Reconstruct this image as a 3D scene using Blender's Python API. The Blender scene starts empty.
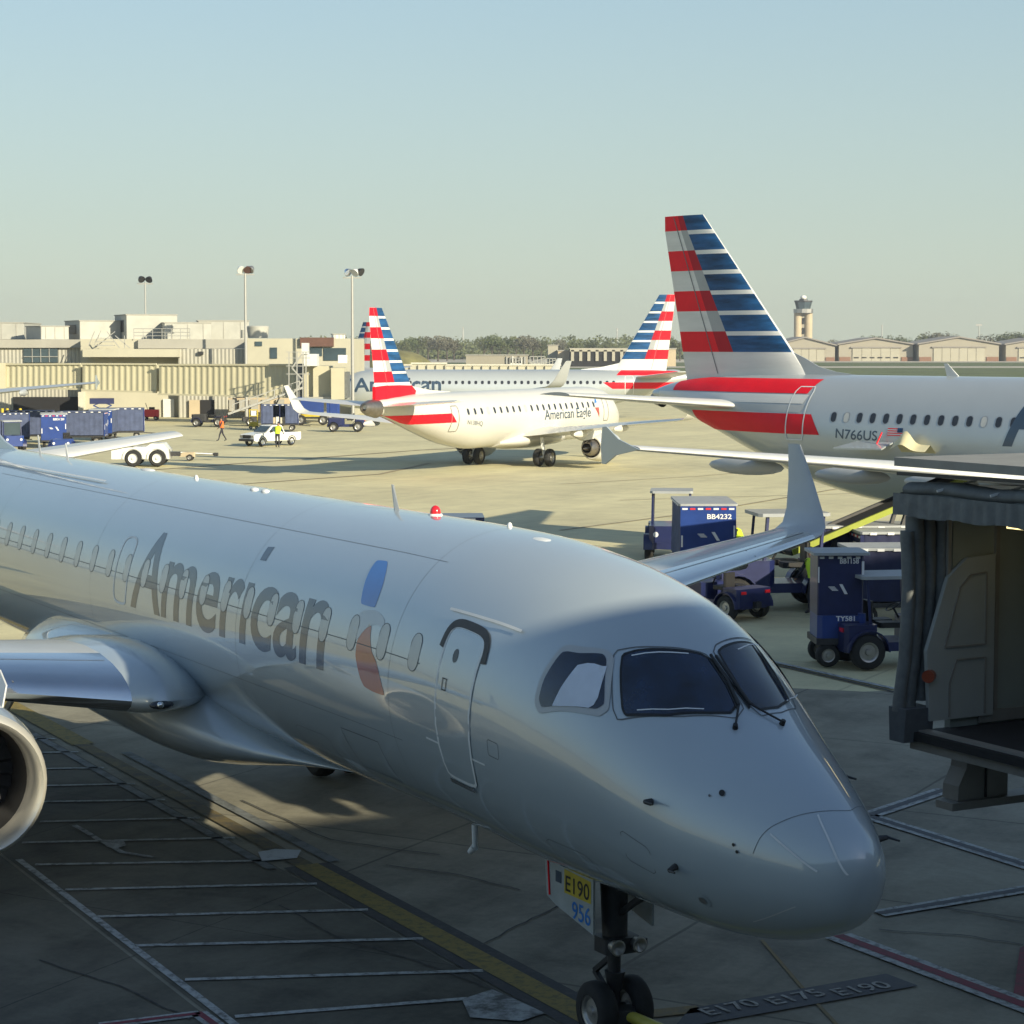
import bpy, bmesh, math, random
from mathutils import Vector, Matrix
R = math.radians
sin, cos, pi = math.sin, math.cos, math.pi
random.seed(7)
S = bpy.context.scene
COL = S.collection

# ------------------------------------------------------------------ camera model
FPX, YH, CAMH = 2130.0, 344.5, 7.127
PITCH = math.atan((512-YH)/FPX)

def at(px, py, z=0.0):
    """world point at height z on the sight line through a photo pixel (used as survey data)"""
    x = (px-512)/FPX; u = -(py-512)/FPX
    r = Vector((x, cos(PITCH)+u*sin(PITCH), -sin(PITCH)+u*cos(PITCH)))
    t = (z-CAMH)/r.z
    return Vector((r.x*t, r.y*t, z))

def atd(px, py, d):
    """world point at distance d in front of the camera (along +Y)"""
    x = (px-512)/FPX; u = -(py-512)/FPX
    r = Vector((x, cos(PITCH)+u*sin(PITCH), -sin(PITCH)+u*cos(PITCH)))
    t = d/r.y
    return Vector((r.x*t, d, CAMH+r.z*t))

# ------------------------------------------------------------------ materials
MATS = {}
def mat(name, col, rough=.6, metal=0.0, var=0.0, scale=3.0, bump=0.0, coat=0.0, spec=None, emit=None, es=0, stretch=None, coat_r=.04, ior=1.5):
    if name in MATS: return MATS[name]
    m = bpy.data.materials.new(name); m.use_nodes = True
    nt = m.node_tree; b = nt.nodes['Principled BSDF']
    b.inputs['Base Color'].default_value = (*col, 1)
    b.inputs['Roughness'].default_value = rough
    b.inputs['Metallic'].default_value = metal
    b.inputs['Coat Weight'].default_value = coat
    b.inputs['Coat Roughness'].default_value = coat_r
    b.inputs['Coat IOR'].default_value = ior
    if spec is not None: b.inputs['Specular IOR Level'].default_value = spec
    if emit:
        b.inputs['Emission Color'].default_value = (*emit, 1); b.inputs['Emission Strength'].default_value = es
    tc = nt.nodes.new('ShaderNodeTexCoord'); mp = nt.nodes.new('ShaderNodeMapping')
    nt.links.new(tc.outputs['Object'], mp.inputs['Vector'])
    if stretch: mp.inputs['Scale'].default_value = stretch
    n = nt.nodes.new('ShaderNodeTexNoise'); n.inputs['Scale'].default_value = scale; n.inputs['Detail'].default_value = 6; n.inputs['Roughness'].default_value = .65
    nt.links.new(mp.outputs[0], n.inputs['Vector'])
    v = var if var else .05
    mr = nt.nodes.new('ShaderNodeMapRange'); mr.inputs['From Min'].default_value = .3; mr.inputs['From Max'].default_value = .7
    mr.inputs['To Min'].default_value = 1-v; mr.inputs['To Max'].default_value = 1+v
    nt.links.new(n.outputs['Fac'], mr.inputs['Value'])
    vm = nt.nodes.new('ShaderNodeVectorMath'); vm.operation = 'SCALE'; vm.inputs[0].default_value = col
    nt.links.new(mr.outputs[0], vm.inputs['Scale']); nt.links.new(vm.outputs[0], b.inputs['Base Color'])
    if bump:
        bp = nt.nodes.new('ShaderNodeBump'); bp.inputs['Strength'].default_value = bump; bp.inputs['Distance'].default_value = .02
        nt.links.new(n.outputs['Fac'], bp.inputs['Height']); nt.links.new(bp.outputs[0], b.inputs['Normal'])
    MATS[name] = m
    return m

def corrugated(name, col, period, depth=.35, axis='X', rough=.5):
    """painted sheet metal with ribs modelled by a bump wave"""
    m = mat(name, col, rough=rough, var=.06, scale=1.5)
    nt = m.node_tree; b = nt.nodes['Principled BSDF']; mp = [n for n in nt.nodes if n.type == 'MAPPING'][0]
    w = nt.nodes.new('ShaderNodeTexWave'); w.wave_type = 'BANDS'; w.bands_direction = axis; w.wave_profile = 'SIN'
    w.inputs['Scale'].default_value = .314/period; w.inputs['Distortion'].default_value = 0
    nt.links.new(mp.outputs[0], w.inputs['Vector'])
    bp = nt.nodes.new('ShaderNodeBump'); bp.inputs['Strength'].default_value = 1; bp.inputs['Distance'].default_value = depth
    nt.links.new(w.outputs['Fac'], bp.inputs['Height']); nt.links.new(bp.outputs[0], b.inputs['Normal'])
    return m

# aircraft paints
SILVER = mat('silver_mica_paint', (.43, .495, .535), rough=.42, metal=.22, coat=1, var=.03, scale=.5, ior=1.75, coat_r=.03, bump=.10)
SILVER2 = mat('silver_mica_paint_far', (.47, .51, .525), rough=.38, metal=.35, coat=.6, var=.03, scale=.6)
WHITEP = mat('aircraft_white_paint', (.58, .57, .53), rough=.35, coat=.4, var=.03, scale=.7)
FLAGRED = mat('livery_red', (.78, .008, .022), rough=.5, coat=.04, spec=.2, var=.08, scale=1.2)
FLAGBLUE = mat('livery_blue', (.014, .075, .20), rough=.5, coat=.05, spec=.25, var=.7, scale=.8, stretch=(.55, 1, 3.2))
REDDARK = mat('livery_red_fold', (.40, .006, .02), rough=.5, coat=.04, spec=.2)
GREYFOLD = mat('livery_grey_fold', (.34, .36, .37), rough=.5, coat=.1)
FLAGWHITE = mat('livery_white', (.66, .67, .67), rough=.35, coat=.3, var=.05, scale=.8)
FLAGGREY = mat('livery_grey', (.40, .42, .43), rough=.35, coat=.3, var=.05, scale=.8)
LETTER = mat('lettering_slate', (.028, .055, .095), rough=.4, coat=.75, var=.05)
BIRDBLUE = mat('emblem_blue', (.015, .17, .55), rough=.35, coat=.8, var=.15, scale=1.5)
BIRDRED = mat('emblem_red', (.38, .06, .04), rough=.35, coat=.8, var=.1, scale=1.5)
BIRDGREY = mat('emblem_pale_grey', (.47, .50, .52), rough=.35, coat=.8)
CHROME = mat('polished_aluminium', (.78, .79, .80), rough=.16, metal=1, var=.04, scale=2)
DULLMETAL = mat('dull_metal', (.42, .41, .39), rough=.42, metal=.85, var=.12, scale=5)
DARKMETAL = mat('dark_metal', (.06, .06, .062), rough=.5, metal=.6, var=.2, scale=6)
TITAN = mat('exhaust_metal', (.30, .27, .24), rough=.4, metal=.9, var=.25, scale=4)
WINGGREY = mat('wing_grey_paint', (.42, .44, .45), rough=.4, coat=.3, var=.06, scale=1.2)
LIGHTGREY = mat('light_grey_paint', (.60, .61, .60), rough=.45, var=.05)
SEAM = mat('panel_seam', (.13, .14, .15), rough=.6)
RUBBER = mat('rubber', (.018, .018, .018), rough=.8, var=.25, scale=12)
GLASSD = mat('cockpit_glass', (.006, .016, .042), rough=.07, spec=.7, var=.95, scale=2.6, coat=.5)
PANEGREY = mat('window_shade', (.50, .51, .49), rough=.35, coat=.6, var=.05)
PANEDARK = mat('window_dark', (.03, .035, .045), rough=.12)
BLACKP = mat('black_seal', (.012, .012, .013), rough=.5)
PAPER = mat('white_paper', (.62, .68, .78), rough=.7, var=.06, scale=5)
REDLAMP = mat('red_lamp_glass', (.65, .02, .03), rough=.2, coat=.5)
WHITELINE = mat('door_line_white', (.72, .74, .74), rough=.5)
# vehicles and equipment
NAVY = mat('navy_paint', (.013, .020, .085), rough=.4, coat=.3, var=.2, scale=2.5)
NAVYB = mat('royal_blue_paint', (.014, .045, .21), rough=.38, coat=.3, var=.12, scale=2)
CURTAIN = mat('blue_curtain_fabric', (.065, .085, .16), rough=.85, var=.22, scale=3, bump=.5)
TAPEW = mat('reflective_white', (.75, .75, .75), rough=.5)
TAPER = mat('reflective_red', (.6, .03, .04), rough=.5)
TRUCKW = mat('truck_white', (.74, .74, .70), rough=.35, coat=.4, var=.04)
YELLOWP = mat('yellow_paint', (.48, .37, .03), rough=.5, var=.15, scale=6)
LIME = mat('lime_rail', (.24, .28, .02), rough=.5, var=.1)
CREAM = mat('cream_wall', (.44, .42, .33), rough=.75, var=.07, scale=.35)
CREAM2 = mat('cream_panel', (.56, .54, .46), rough=.7, var=.08, scale=.4)
GREYW = mat('grey_fascia', (.34, .33, .29), rough=.75, var=.08, scale=.4)
HVAC = mat('roof_unit_sheet', (.38, .38, .34), rough=.55, var=.1, scale=.8)
DARKOPEN = mat('dark_opening', (.016, .016, .018), rough=.9)
WINDOWG = mat('building_glass', (.05, .075, .09), rough=.1, var=.3, scale=.4)
RUSTY = mat('brown_panel', (.12, .06, .045), rough=.7, var=.2)
POLE = mat('galvanised_pole', (.36, .36, .34), rough=.5, metal=.2)
BRICK = mat('tan_wall', (.46, .38, .26), rough=.8, var=.1, scale=.3)
HANGARW = mat('hangar_sheet', (.31, .285, .23), rough=.75, var=.07, scale=.15)
HANGARD = mat('hangar_door_sheet', (.37, .35, .28), rough=.75, var=.06, scale=.15)
ROOFM = mat('hangar_roof', (.25, .23, .21), rough=.8)
BRIDGEC = corrugated('bridge_corrugated', (.58, .54, .36), 1.15, .10)
BRIDGEP = mat('bridge_panel', (.47, .44, .32), rough=.6, var=.06, scale=.7)
CORRG = corrugated('corrugated_grey', (.36, .35, .30), .38, .05)
HIVISO = mat('orange_vest', (.85, .16, .03), rough=.8)
HIVISY = mat('lime_vest', (.55, .78, .04), rough=.8)
CLOTHD = mat('dark_clothes', (.03, .03, .04), rough=.9)
SKIN = mat('skin', (.30, .17, .11), rough=.6)
CABIN = mat('bridge_cab_lining', (.30, .33, .30), rough=.75, var=.08, scale=1.2, bump=.05)
CABDOOR = mat('bridge_inner_door', (.36, .38, .36), rough=.6, var=.06, scale=2)
CANOPY = mat('canopy_fabric', (.12, .13, .13), rough=.75, var=.25, scale=5, bump=.6)
FLOORM = mat('cab_floor_rubber', (.022, .022, .026), rough=.85, var=.2, scale=8)
CABSTEEL = mat('cab_steel', (.25, .24, .215), rough=.6, var=.12, scale=3)

# ------------------------------------------------------------------ mesh helper
class MB:
    def __init__(s): s.bm = bmesh.new(); s.mi = 0
    def _f(s, vs):
        try:
            f = s.bm.faces.new(vs); f.material_index = s.mi; return f
        except ValueError: return None
    def poly(s, pts): return s._f([s.bm.verts.new(p) for p in pts])
    def box(s, c, d, rot=None, bev=0.0):
        hx, hy, hz = d[0]/2, d[1]/2, d[2]/2
        M = rot.to_matrix() if hasattr(rot, 'to_matrix') else (Matrix.Rotation(rot, 3, 'Z') if isinstance(rot, (int, float)) else (rot or Matrix.Identity(3)))
        c = Vector(c); b = min(bev, hx*.9, hy*.9)
        if b > 0:
            fp = [(hx-b, -hy), (hx, -hy+b), (hx, hy-b), (hx-b, hy), (-hx+b, hy), (-hx, hy-b), (-hx, -hy+b), (-hx+b, -hy)]
        else: fp = [(hx, -hy), (hx, hy), (-hx, hy), (-hx, -hy)]
        lo = [s.bm.verts.new(c+M@Vector((x, y, -hz))) for x, y in fp]
        hi = [s.bm.verts.new(c+M@Vector((x, y, hz))) for x, y in fp]
        n = len(fp); s._f(lo[::-1]); s._f(hi)
        for i in range(n): s._f([lo[i], lo[(i+1) % n], hi[(i+1) % n], hi[i]])
        return s
    def bar(s, a, b, w, h=None):
        a, b = Vector(a), Vector(b); h = h or w; d = b-a
        z = d.normalized(); x = z.cross(Vector((0, 0, 1)))
        if x.length < 1e-4: x = Vector((1, 0, 0))
        x.normalize(); y = z.cross(x)
        M = Matrix((x, y, z)).transposed()
        return s.box((a+b)/2, (w, h, d.length), M)
    def cyl(s, a, b, r0, r1=None, n=16, cap=True):
        a, b = Vector(a), Vector(b); r1 = r0 if r1 is None else r1
        z = (b-a).normalized(); x = z.orthogonal().normalized(); y = z.cross(x)
        A = [s.bm.verts.new(a+(x*cos(t)+y*sin(t))*r0) for t in [2*pi*i/n for i in range(n)]]
        B = [s.bm.verts.new(b+(x*cos(t)+y*sin(t))*r1) for t in [2*pi*i/n for i in range(n)]]
        for i in range(n): s._f([A[i], A[(i+1) % n], B[(i+1) % n], B[i]])
        if cap: s._f(A[::-1]); s._f(B)
        return s
    def tube(s, pts, r, n=8):
        for a, b in zip(pts, pts[1:]): s.cyl(a, b, r, r, n)
        return s
    def lathe(s, prof, o, ax, n=32, close=False):
        """prof: (distance along axis, radius)"""
        o = Vector(o); z = Vector(ax).normalized(); x = z.orthogonal().normalized(); y = z.cross(x)
        rings = []
        for d, r in prof:
            rings.append([s.bm.verts.new(o+z*d+(x*cos(2*pi*i/n)+y*sin(2*pi*i/n))*max(r, 1e-4)) for i in range(n)])
        for A, B in zip(rings, rings[1:]):
            for i in range(n): s._f([A[i], A[(i+1) % n], B[(i+1) % n], B[i]])
        return s
    def loft(s, rings, cap=True, closed=True, mfn=None):
        V = [[s.bm.verts.new(p) for p in r] for r in rings]
        n = len(V[0])
        for j, (A, B) in enumerate(zip(V, V[1:])):
            for i in range(n if closed else n-1):
                f = s._f([A[i], A[(i+1) % n], B[(i+1) % n], B[i]])
                if f and mfn: f.material_index = mfn(j, i)
        if cap and closed: s._f(V[0][::-1]); s._f(V[-1])
        return s
    def prism(s, pts, vec):
        vec = Vector(vec); A = [s.bm.verts.new(p) for p in pts]; B = [s.bm.verts.new(Vector(p)+vec) for p in pts]
        n = len(pts); s._f(A[::-1]); s._f(B)
        for i in range(n): s._f([A[i], A[(i+1) % n], B[(i+1) % n], B[i]])
        return s
    def ell(s, c, r, n=12, m=8):
        c = Vector(c)
        return s.loft([[c+Vector((r[0]*sin(t)*cos(p), r[1]*sin(t)*sin(p), r[2]*cos(t))) for p in [2*pi*i/n for i in range(n)]] for t in [max(1e-3, min(pi-1e-3, pi*j/m)) for j in range(m+1)]], cap=False)
    def build(s, name, mats, parent=None, smooth=None, loc=None, rotz=None):
        me = bpy.data.meshes.new(name)
        bmesh.ops.recalc_face_normals(s.bm, faces=s.bm.faces[:])
        s.bm.to_mesh(me); s.bm.free()
        for m in (mats if isinstance(mats, (list, tuple)) else [mats]): me.materials.append(m)
        if smooth:
            for p in me.polygons: p.use_smooth = True
            me.set_sharp_from_angle(angle=R(smooth))
        o = bpy.data.objects.new(name, me); COL.objects.link(o)
        if parent: o.parent = parent
        if loc is not None: o.location = loc
        if rotz is not None: o.rotation_euler.z = rotz
        return o

def tag(o, label=None, cat=None, group=None, kind=None):
    if label: o['label'] = label
    if cat: o['category'] = cat
    if group: o['group'] = group
    if kind: o['kind'] = kind
    return o
def thing(name, label, cat, loc=(0, 0, 0), rotz=0, group=None):
    o = bpy.data.objects.new(name, None); COL.objects.link(o); o.empty_display_size = .2
    o.location = loc; o.rotation_euler = (0, 0, rotz)
    return tag(o, label, cat, group)
def struct(o): o['kind'] = 'structure'; return o
def copy_thing(o, loc=None, rotz=None, label=None, parent=None):
    c = o.copy(); COL.objects.link(c); c.parent = parent
    if loc is not None: c.location = loc
    if rotz is not None: c.rotation_euler = (0, 0, rotz)
    if label: c['label'] = label
    for ch in [x for x in bpy.data.objects if x.parent == o]: copy_thing(ch, parent=c)
    return c

def pchip(xs, ys):
    n = len(xs); h = [xs[i+1]-xs[i] for i in range(n-1)]; d = [(ys[i+1]-ys[i])/h[i] for i in range(n-1)]
    m = [0]*n
    for i in range(1, n-1):
        if d[i-1]*d[i] > 0:
            w1 = 2*h[i]+h[i-1]; w2 = h[i]+2*h[i-1]; m[i] = (w1+w2)/(w1/d[i-1]+w2/d[i])
    m[0] = d[0]; m[-1] = d[-1]
    def f(x):
        x = min(max(x, xs[0]), xs[-1]); i = 0
        while i < n-2 and x > xs[i+1]: i += 1
        t = (x-xs[i])/h[i]
        return (1+2*t)*(1-t)**2*ys[i]+t*(1-t)**2*h[i]*m[i]+t*t*(3-2*t)*ys[i+1]-t*t*(1-t)*h[i]*m[i+1]
    return f

# ------------------------------------------------------------------ decals on curved skins
def cut_grid(bm, dx, dy):
    xs = [v.co.x for v in bm.verts]; ys = [v.co.y for v in bm.verts]
    for ax, lo, hi, st in ((0, min(xs), max(xs), dx), (1, min(ys), max(ys), dy)):
        k = math.floor(lo/st)+1
        while k*st < hi:
            no = (1, 0, 0) if ax == 0 else (0, 1, 0); co = (k*st, 0, 0) if ax == 0 else (0, k*st, 0)
            bmesh.ops.bisect_plane(bm, geom=bm.verts[:]+bm.edges[:]+bm.faces[:], plane_co=co, plane_no=no)
            k += 1
def text_bm(txt, spacing=1.0, bold=0.0, shear=0.0):
    cu = bpy.data.curves.new('t', 'FONT'); cu.body = txt; cu.size = 1; cu.space_character = spacing; cu.offset = bold; cu.shear = shear
    cu.resolution_u = 6; cu.align_x = 'LEFT'
    o = bpy.data.objects.new('t', cu); COL.objects.link(o)
    dg = bpy.context.evaluated_depsgraph_get(); me = bpy.data.meshes.new_from_object(o.evaluated_get(dg))
    bpy.data.objects.remove(o); bpy.data.curves.remove(cu)
    bm = bmesh.new(); bm.from_mesh(me); bpy.data.meshes.remove(me)
    xs = [v.co.x for v in bm.verts]; ys = [v.co.y for v in bm.verts]
    x0, x1 = min(xs), max(xs)
    cap = .729
    for v in bm.verts: v.co.x = (v.co.x-x0)/(x1-x0); v.co.y /= cap
    return bm
def bm_obj(bm, name, m, parent, smooth=True):
    me = bpy.data.meshes.new(name); bm.to_mesh(me); bm.free(); me.materials.append(m)
    if smooth:
        for p in me.polygons: p.use_smooth = True
    o = bpy.data.objects.new(name, me); COL.objects.link(o); o.parent = parent
    return o
def flat_text(txt, name, m, parent, o, ux, uy, bold=0.0, spacing=1.0):
    """lettering on a flat panel: origin o, ux = full width vector, uy = cap height vector"""
    bm = text_bm(txt, spacing, bold); o, ux, uy = Vector(o), Vector(ux), Vector(uy)
    for v in bm.verts: v.co = o+ux*v.co.x+uy*v.co.y
    return bm_obj(bm, name, m, parent, False)

class Fus:
    """fuselage skin: stations (s aft of the nose, top, bottom, half width); right side has negative theta"""
    def __init__(f, tab, nose=8.0):
        f.L = tab[-1][0]; f.nose = nose
        T = [min(t[0], 1e9)**.5 for t in tab]
        f.ft = pchip(T, [t[1] for t in tab]); f.fb = pchip(T, [t[2] for t in tab]); f.fw = pchip(T, [t[3] for t in tab])
    def sect(f, s):
        t = max(s, 0)**.5; return f.ft(t), f.fb(t), f.fw(t)
    def pt(f, s, th, off=0.0):
        a, b, w = f.sect(s)
        p = Vector((-s, w*sin(th), (a+b)/2+(a-b)/2*cos(th)))
        if off:
            e = 1e-3; q = f.pt(s+e, th)-p; r = f.pt(s, th+e)-p
            n = r.cross(q)
            if n.length > 0:
                n.normalize()
                if n.dot(p-Vector((-s, 0, (a+b)/2))) < 0: n = -n
                p += n*off
        return p
    def theta(f, s, z, side):
        a, b, w = f.sect(s); c = max(-1, min(1, (z-(a+b)/2)/((a-b)/2))); return side*math.acos(c)
    def mesh(f, name, m, parent, n=64, ds=.35):
        st = [f.nose*(i/40)**2 for i in range(41)]
        while st[-1] < f.L-ds: st.append(st[-1]+ds)
        st.append(f.L)
        st[0] = 1e-4
        mb = MB()
        mb.loft([[f.pt(s, 2*pi*i/n) for i in range(n)] for s in st])
        return mb.build(name, m, parent, smooth=50)
    def decal(f, polys, name, m, parent, off=.004, ds=.12, dt=.07):
        bm = bmesh.new()
        for poly in polys: bm.faces.new([bm.verts.new((p[0], p[1], 0)) for p in poly])
        cut_grid(bm, ds, dt); bmesh.ops.triangulate(bm, faces=bm.faces[:])
        for v in bm.verts: v.co = f.pt(v.co.x, v.co.y, off)
        return bm_obj(bm, name, m, parent)
    def line(f, pts, w, name, m, parent, closed=False, off=.005, sub=.12, obj=True):
        """painted line of width w along (s, theta) points"""
        P = []
        rr = lambda s: max(f.sect(s)[2], .3)
        seq = pts+[pts[0]] if closed else pts
        for a, b in zip(seq, seq[1:]):
            r = rr(a[0]); n = max(1, int(math.hypot(b[0]-a[0], (b[1]-a[1])*r)/sub))
            for i in range(n): P.append((a[0]+(b[0]-a[0])*i/n, a[1]+(b[1]-a[1])*i/n))
        if not closed: P.append(seq[-1])
        bm = bmesh.new(); L = []; N = len(P)
        for i, p in enumerate(P):
            r = rr(p[0])
            q0 = P[i-1] if (i > 0 or closed) else p; q1 = P[(i+1) % N] if (i < N-1 or closed) else p
            dx, dy = q1[0]-q0[0], (q1[1]-q0[1])*r; l = math.hypot(dx, dy) or 1
            nx, ny = -dy/l*w/2, dx/l*w/2
            L.append([bm.verts.new(f.pt(p[0]+k*nx, p[1]+k*ny/r, off)) for k in (-1, 1)])
        for i in range(N if closed else N-1):
            a, b = L[i], L[(i+1) % N]; bm.faces.new((a[0], a[1], b[1], b[0]))
        return bm_obj(bm, name, m, parent)
    def text(f, txt, s0, s1, th0, th1, name, m, parent, off=.004, bold=0.0, spacing=1.0, ds=.12, dt=.06):
        """s0,s1: stations of left and right ends; th0 baseline, th1 cap top"""
        bm = text_bm(txt, spacing, bold)
        for v in bm.verts: v.co = Vector((s0+(s1-s0)*v.co.x, th0+(th1-th0)*v.co.y, 0))
        cut_grid(bm, ds, dt)
        for v in bm.verts: v.co = f.pt(v.co.x, v.co.y, off)
        return bm_obj(bm, name, m, parent)

def soft(P, n=2, closed=True, k=.25):
    for _ in range(n):
        Q = [] if closed else [P[0]]
        seq = list(zip(P, P[1:]+([P[0]] if closed else [])))
        for a, b in seq: Q += [tuple(a[i]*(1-k)+b[i]*k for i in (0, 1)), tuple(a[i]*k+b[i]*(1-k) for i in (0, 1))]
        if not closed: Q.append(P[-1])
        P = Q; k = .25
    return P
def rrect(cx, cy, w, h, r, n=4, ky=1.0):
    P = []
    for qx, qy, a0 in ((1, 1, 0), (-1, 1, 90), (-1, -1, 180), (1, -1, 270)):
        for i in range(n+1):
            a = R(a0+90*i/n); P.append((cx+qx*(w/2-r)+r*cos(a), cy+(qy*(h/2-r)+r*sin(a))*ky))
    return P

# ------------------------------------------------------------------ lifting surfaces
def naca(u, t): return 5*t*(.2969*math.sqrt(max(u, 0))-.126*u-.3516*u*u+.2843*u**3-.1015*u**4)
UU = [1, .9, .78, .66, .5, .36, .24, .14, .07, .03, .008, 0]
def section(side, l, s, z, chord, tr, cant=0.0, tw=0.0):
    """closed ring of an aerofoil at spanwise l, leading edge station s"""
    up = []; lo = []
    n = Vector((0, -side*sin(cant), cos(cant)))
    for u in UU:
        th = naca(u, tr)*chord
        c = Vector((-(s+u*chord), side*l, z+.02*chord*sin(pi*u)-tw*u*chord))
        up.append(c+n*th); lo.append(c-n*th*.8)
    return up+lo[::-1][1:]
def wing(name, side, st, m, parent, le=None, mats=None):
    mb = MB(); n = 2*len(UU)-1
    rings = [section(side, *a) for a in st]
    k = len(UU)-1
    top_only = le is LIGHTGREY
    def mf(j, i): return 1 if (le and k-5 <= i <= (k if top_only else k+4)) else 0
    mb.loft(rings, cap=True, mfn=mf if le else None)
    return mb.build(name, [m]+([le] if le else []), parent, smooth=40)

def fin(parent, zt, zr, le_t, te_t, le_r, te_r, tr=.09, name='tail_fin', base=.5, pale=FLAGWHITE):
    """striped tail fin; red and white bands behind, blue and white bands in front"""
    U = [0, .008, .03, .08, .16, .26, .38, .5, .635, .75, .88, 1]
    H = zt-zr
    rows = [0.0]; mats = []
    e = [(.094+.127*k) for k in range(7)]
    prev = 0
    for k in range(7):
        w = prev+(.026 if k else 0)
        if k: rows.append(w); mats.append((k, 'w'))
        rows.append(e[k]); mats.append((k, 'b')); prev = e[k]
    rows.append(1.0); mats.append((9, 'w'))
    rows.append(1+base/H); mats.append((9, 'w'))
    rings = []
    for q in rows:
        z = zt-q*H; le = le_t+(le_r-le_t)*q; te = te_t+(te_r-te_t)*q; c = te-le
        if q < .012: c -= .1
        A = [Vector((-(le+u*c), naca(u, tr)*c, z)) for u in U]; B = [Vector((-(le+u*c), -naca(u, tr)*c, z)) for u in U]
        rings.append(A+B[::-1][1:-1])
    NU = len(U)
    def mf(j, i):
        k, t = mats[j]
        if i >= NU-1: i = 2*(NU-1)-1-i
        if k == 9: return 3
        if i < 1: return 3
        if i < 7: return 1 if t == 'b' else 2
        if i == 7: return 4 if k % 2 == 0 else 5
        return 0 if k % 2 == 0 else 2
    mb = MB(); mb.loft(rings, mfn=mf)
    o = mb.build(name, [FLAGRED, FLAGBLUE, pale, pale, REDDARK, GREYFOLD], parent, smooth=30)
    mb = MB()
    for sd in (-1, 1):
        for u0, q0, q1 in ((.70, .01, .99),):
            P = []
            for q in (q0, q1):
                le = le_t+(le_r-le_t)*q; c = te_t+(te_r-te_t)*q-le; P.append(Vector((-(le+u0*c), sd*(naca(u0, tr)*c+.012), zt-q*H)))
            d = Vector((-.035, 0, 0)); mb.poly([P[0], P[1], P[1]+d, P[0]+d])
    mb.build('rudder_gap', SEAM, o)
    return o

def wheel(mb, c, r, w, ax=(0, 1, 0)):
    """tyre profile as a lathe"""
    c = Vector(c); a = Vector(ax).normalized()
    mb.lathe([(-w/2, r*.55), (-w/2, r*.86), (-w*.36, r*.97), (-w*.15, r), (w*.15, r), (w*.36, r*.97), (w/2, r*.86), (w/2, r*.55)], c, a, 24)
def rim(mb, c, r, w, ax=(0, 1, 0)):
    c = Vector(c); a = Vector(ax).normalized()
    for k in (-1, 1):
        mb.lathe([(k*w*.46, r*.58), (k*w*.40, r*.48), (k*w*.28, r*.42), (k*w*.30, r*.2), (k*w*.46, r*.16), (k*w*.48, .001)], c, a, 20)
def add_wheel(parent, c, r, w, ax=(0, 1, 0), rimm=None, name='wheel'):
    mb = MB(); wheel(mb, c, r, w, ax); t = mb.build(name, RUBBER, parent, smooth=40)
    mb = MB(); rim(mb, c, r, w, ax); mb.build('rim', rimm or DULLMETAL, t, smooth=30)
    return t
# ------------------------------------------------------------------ foreground regional jet
PSI = .5
E190 = Fus([(0, 2.60, 2.60, 0), (.12, 2.89, 2.20, .26), (.45, 3.13, 1.99, .50), (1.0, 3.43, 1.81, .77), (1.6, 3.74, 1.72, 1.0), (2.2, 4.13, 1.70, 1.165),
            (2.8, 4.50, 1.70, 1.30), (3.6, 4.79, 1.70, 1.42), (4.6, 4.98, 1.71, 1.48), (6.0, 5.09, 1.76, 1.503), (7.5, 5.11, 1.77, 1.505),
            (24.5, 5.11, 1.77, 1.505), (28, 5.11, 2.15, 1.43), (31, 5.10, 2.85, 1.15), (34, 4.98, 3.75, .62), (35.6, 4.85, 4.25, .32), (36.2, 4.7, 4.45, .15)], nose=9)
def nacelle(parent, side, s, l, z, r, L, cowl=SILVER, lip=CHROME, name='engine_nacelle'):
    o = Vector((-s, side*l, z)); ax = (-1, 0, 0)
    mb = MB(); mb.lathe([(.16*r, .965*r), (.5*r, 1.03*r), (1.2*r, 1.07*r), (L*.55, 1.04*r), (L*.8, .9*r), (L*.86, .80*r), (L*.86, .72*r)], o, ax, 48)
    n = mb.build(name, cowl, parent, smooth=40)
    mb = MB(); mb.lathe([(.5*r, .80*r), (.2*r, .79*r), (.05*r, .83*r), (0, .88*r), (.03*r, .925*r), (.16*r, .968*r)], o, ax, 48); mb.build('inlet_lip', lip, n, smooth=60)
    mb = MB(); mb.lathe([(.5*r, .80*r), (1.0*r, .78*r), (1.15*r, .78*r), (1.15*r, .3*r)], o, ax, 48)
    for i in range(24):
        a = 2*pi*i/24; d = Vector((0, cos(a), sin(a))); e = Vector((0, -sin(a), cos(a)))
        p = o+Vector((-1.05*r, 0, 0))
        mb.poly([p+d*.28*r-e*.02*r, p+d*.28*r+e*.06*r, p+d*.77*r+e*.09*r+Vector((-.08*r, 0, 0)), p+d*.77*r-e*.05*r])
    mb.build('fan', DARKMETAL, n, smooth=40)
    mb = MB(); mb.lathe([(.72*r, .001), (.85*r, .13*r), (1.08*r, .26*r)], o, ax, 24); mb.build('spinner', DULLMETAL, n, smooth=60)
    mb = MB(); mb.lathe([(L*.7, .66*r), (L*.86, .62*r), (L*1.0, .48*r), (L*1.06, .42*r), (L*1.06, .36*r), (L*.95, .3*r)], o, ax, 40); mb.build('exhaust_nozzle', TITAN, n, smooth=40)
    mb = MB(); mb.lathe([(L*.9, .28*r), (L*1.05, .2*r), (L*1.22, .001)], o, ax, 24); mb.build('exhaust_cone', TITAN, n, smooth=40)
    return n
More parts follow.
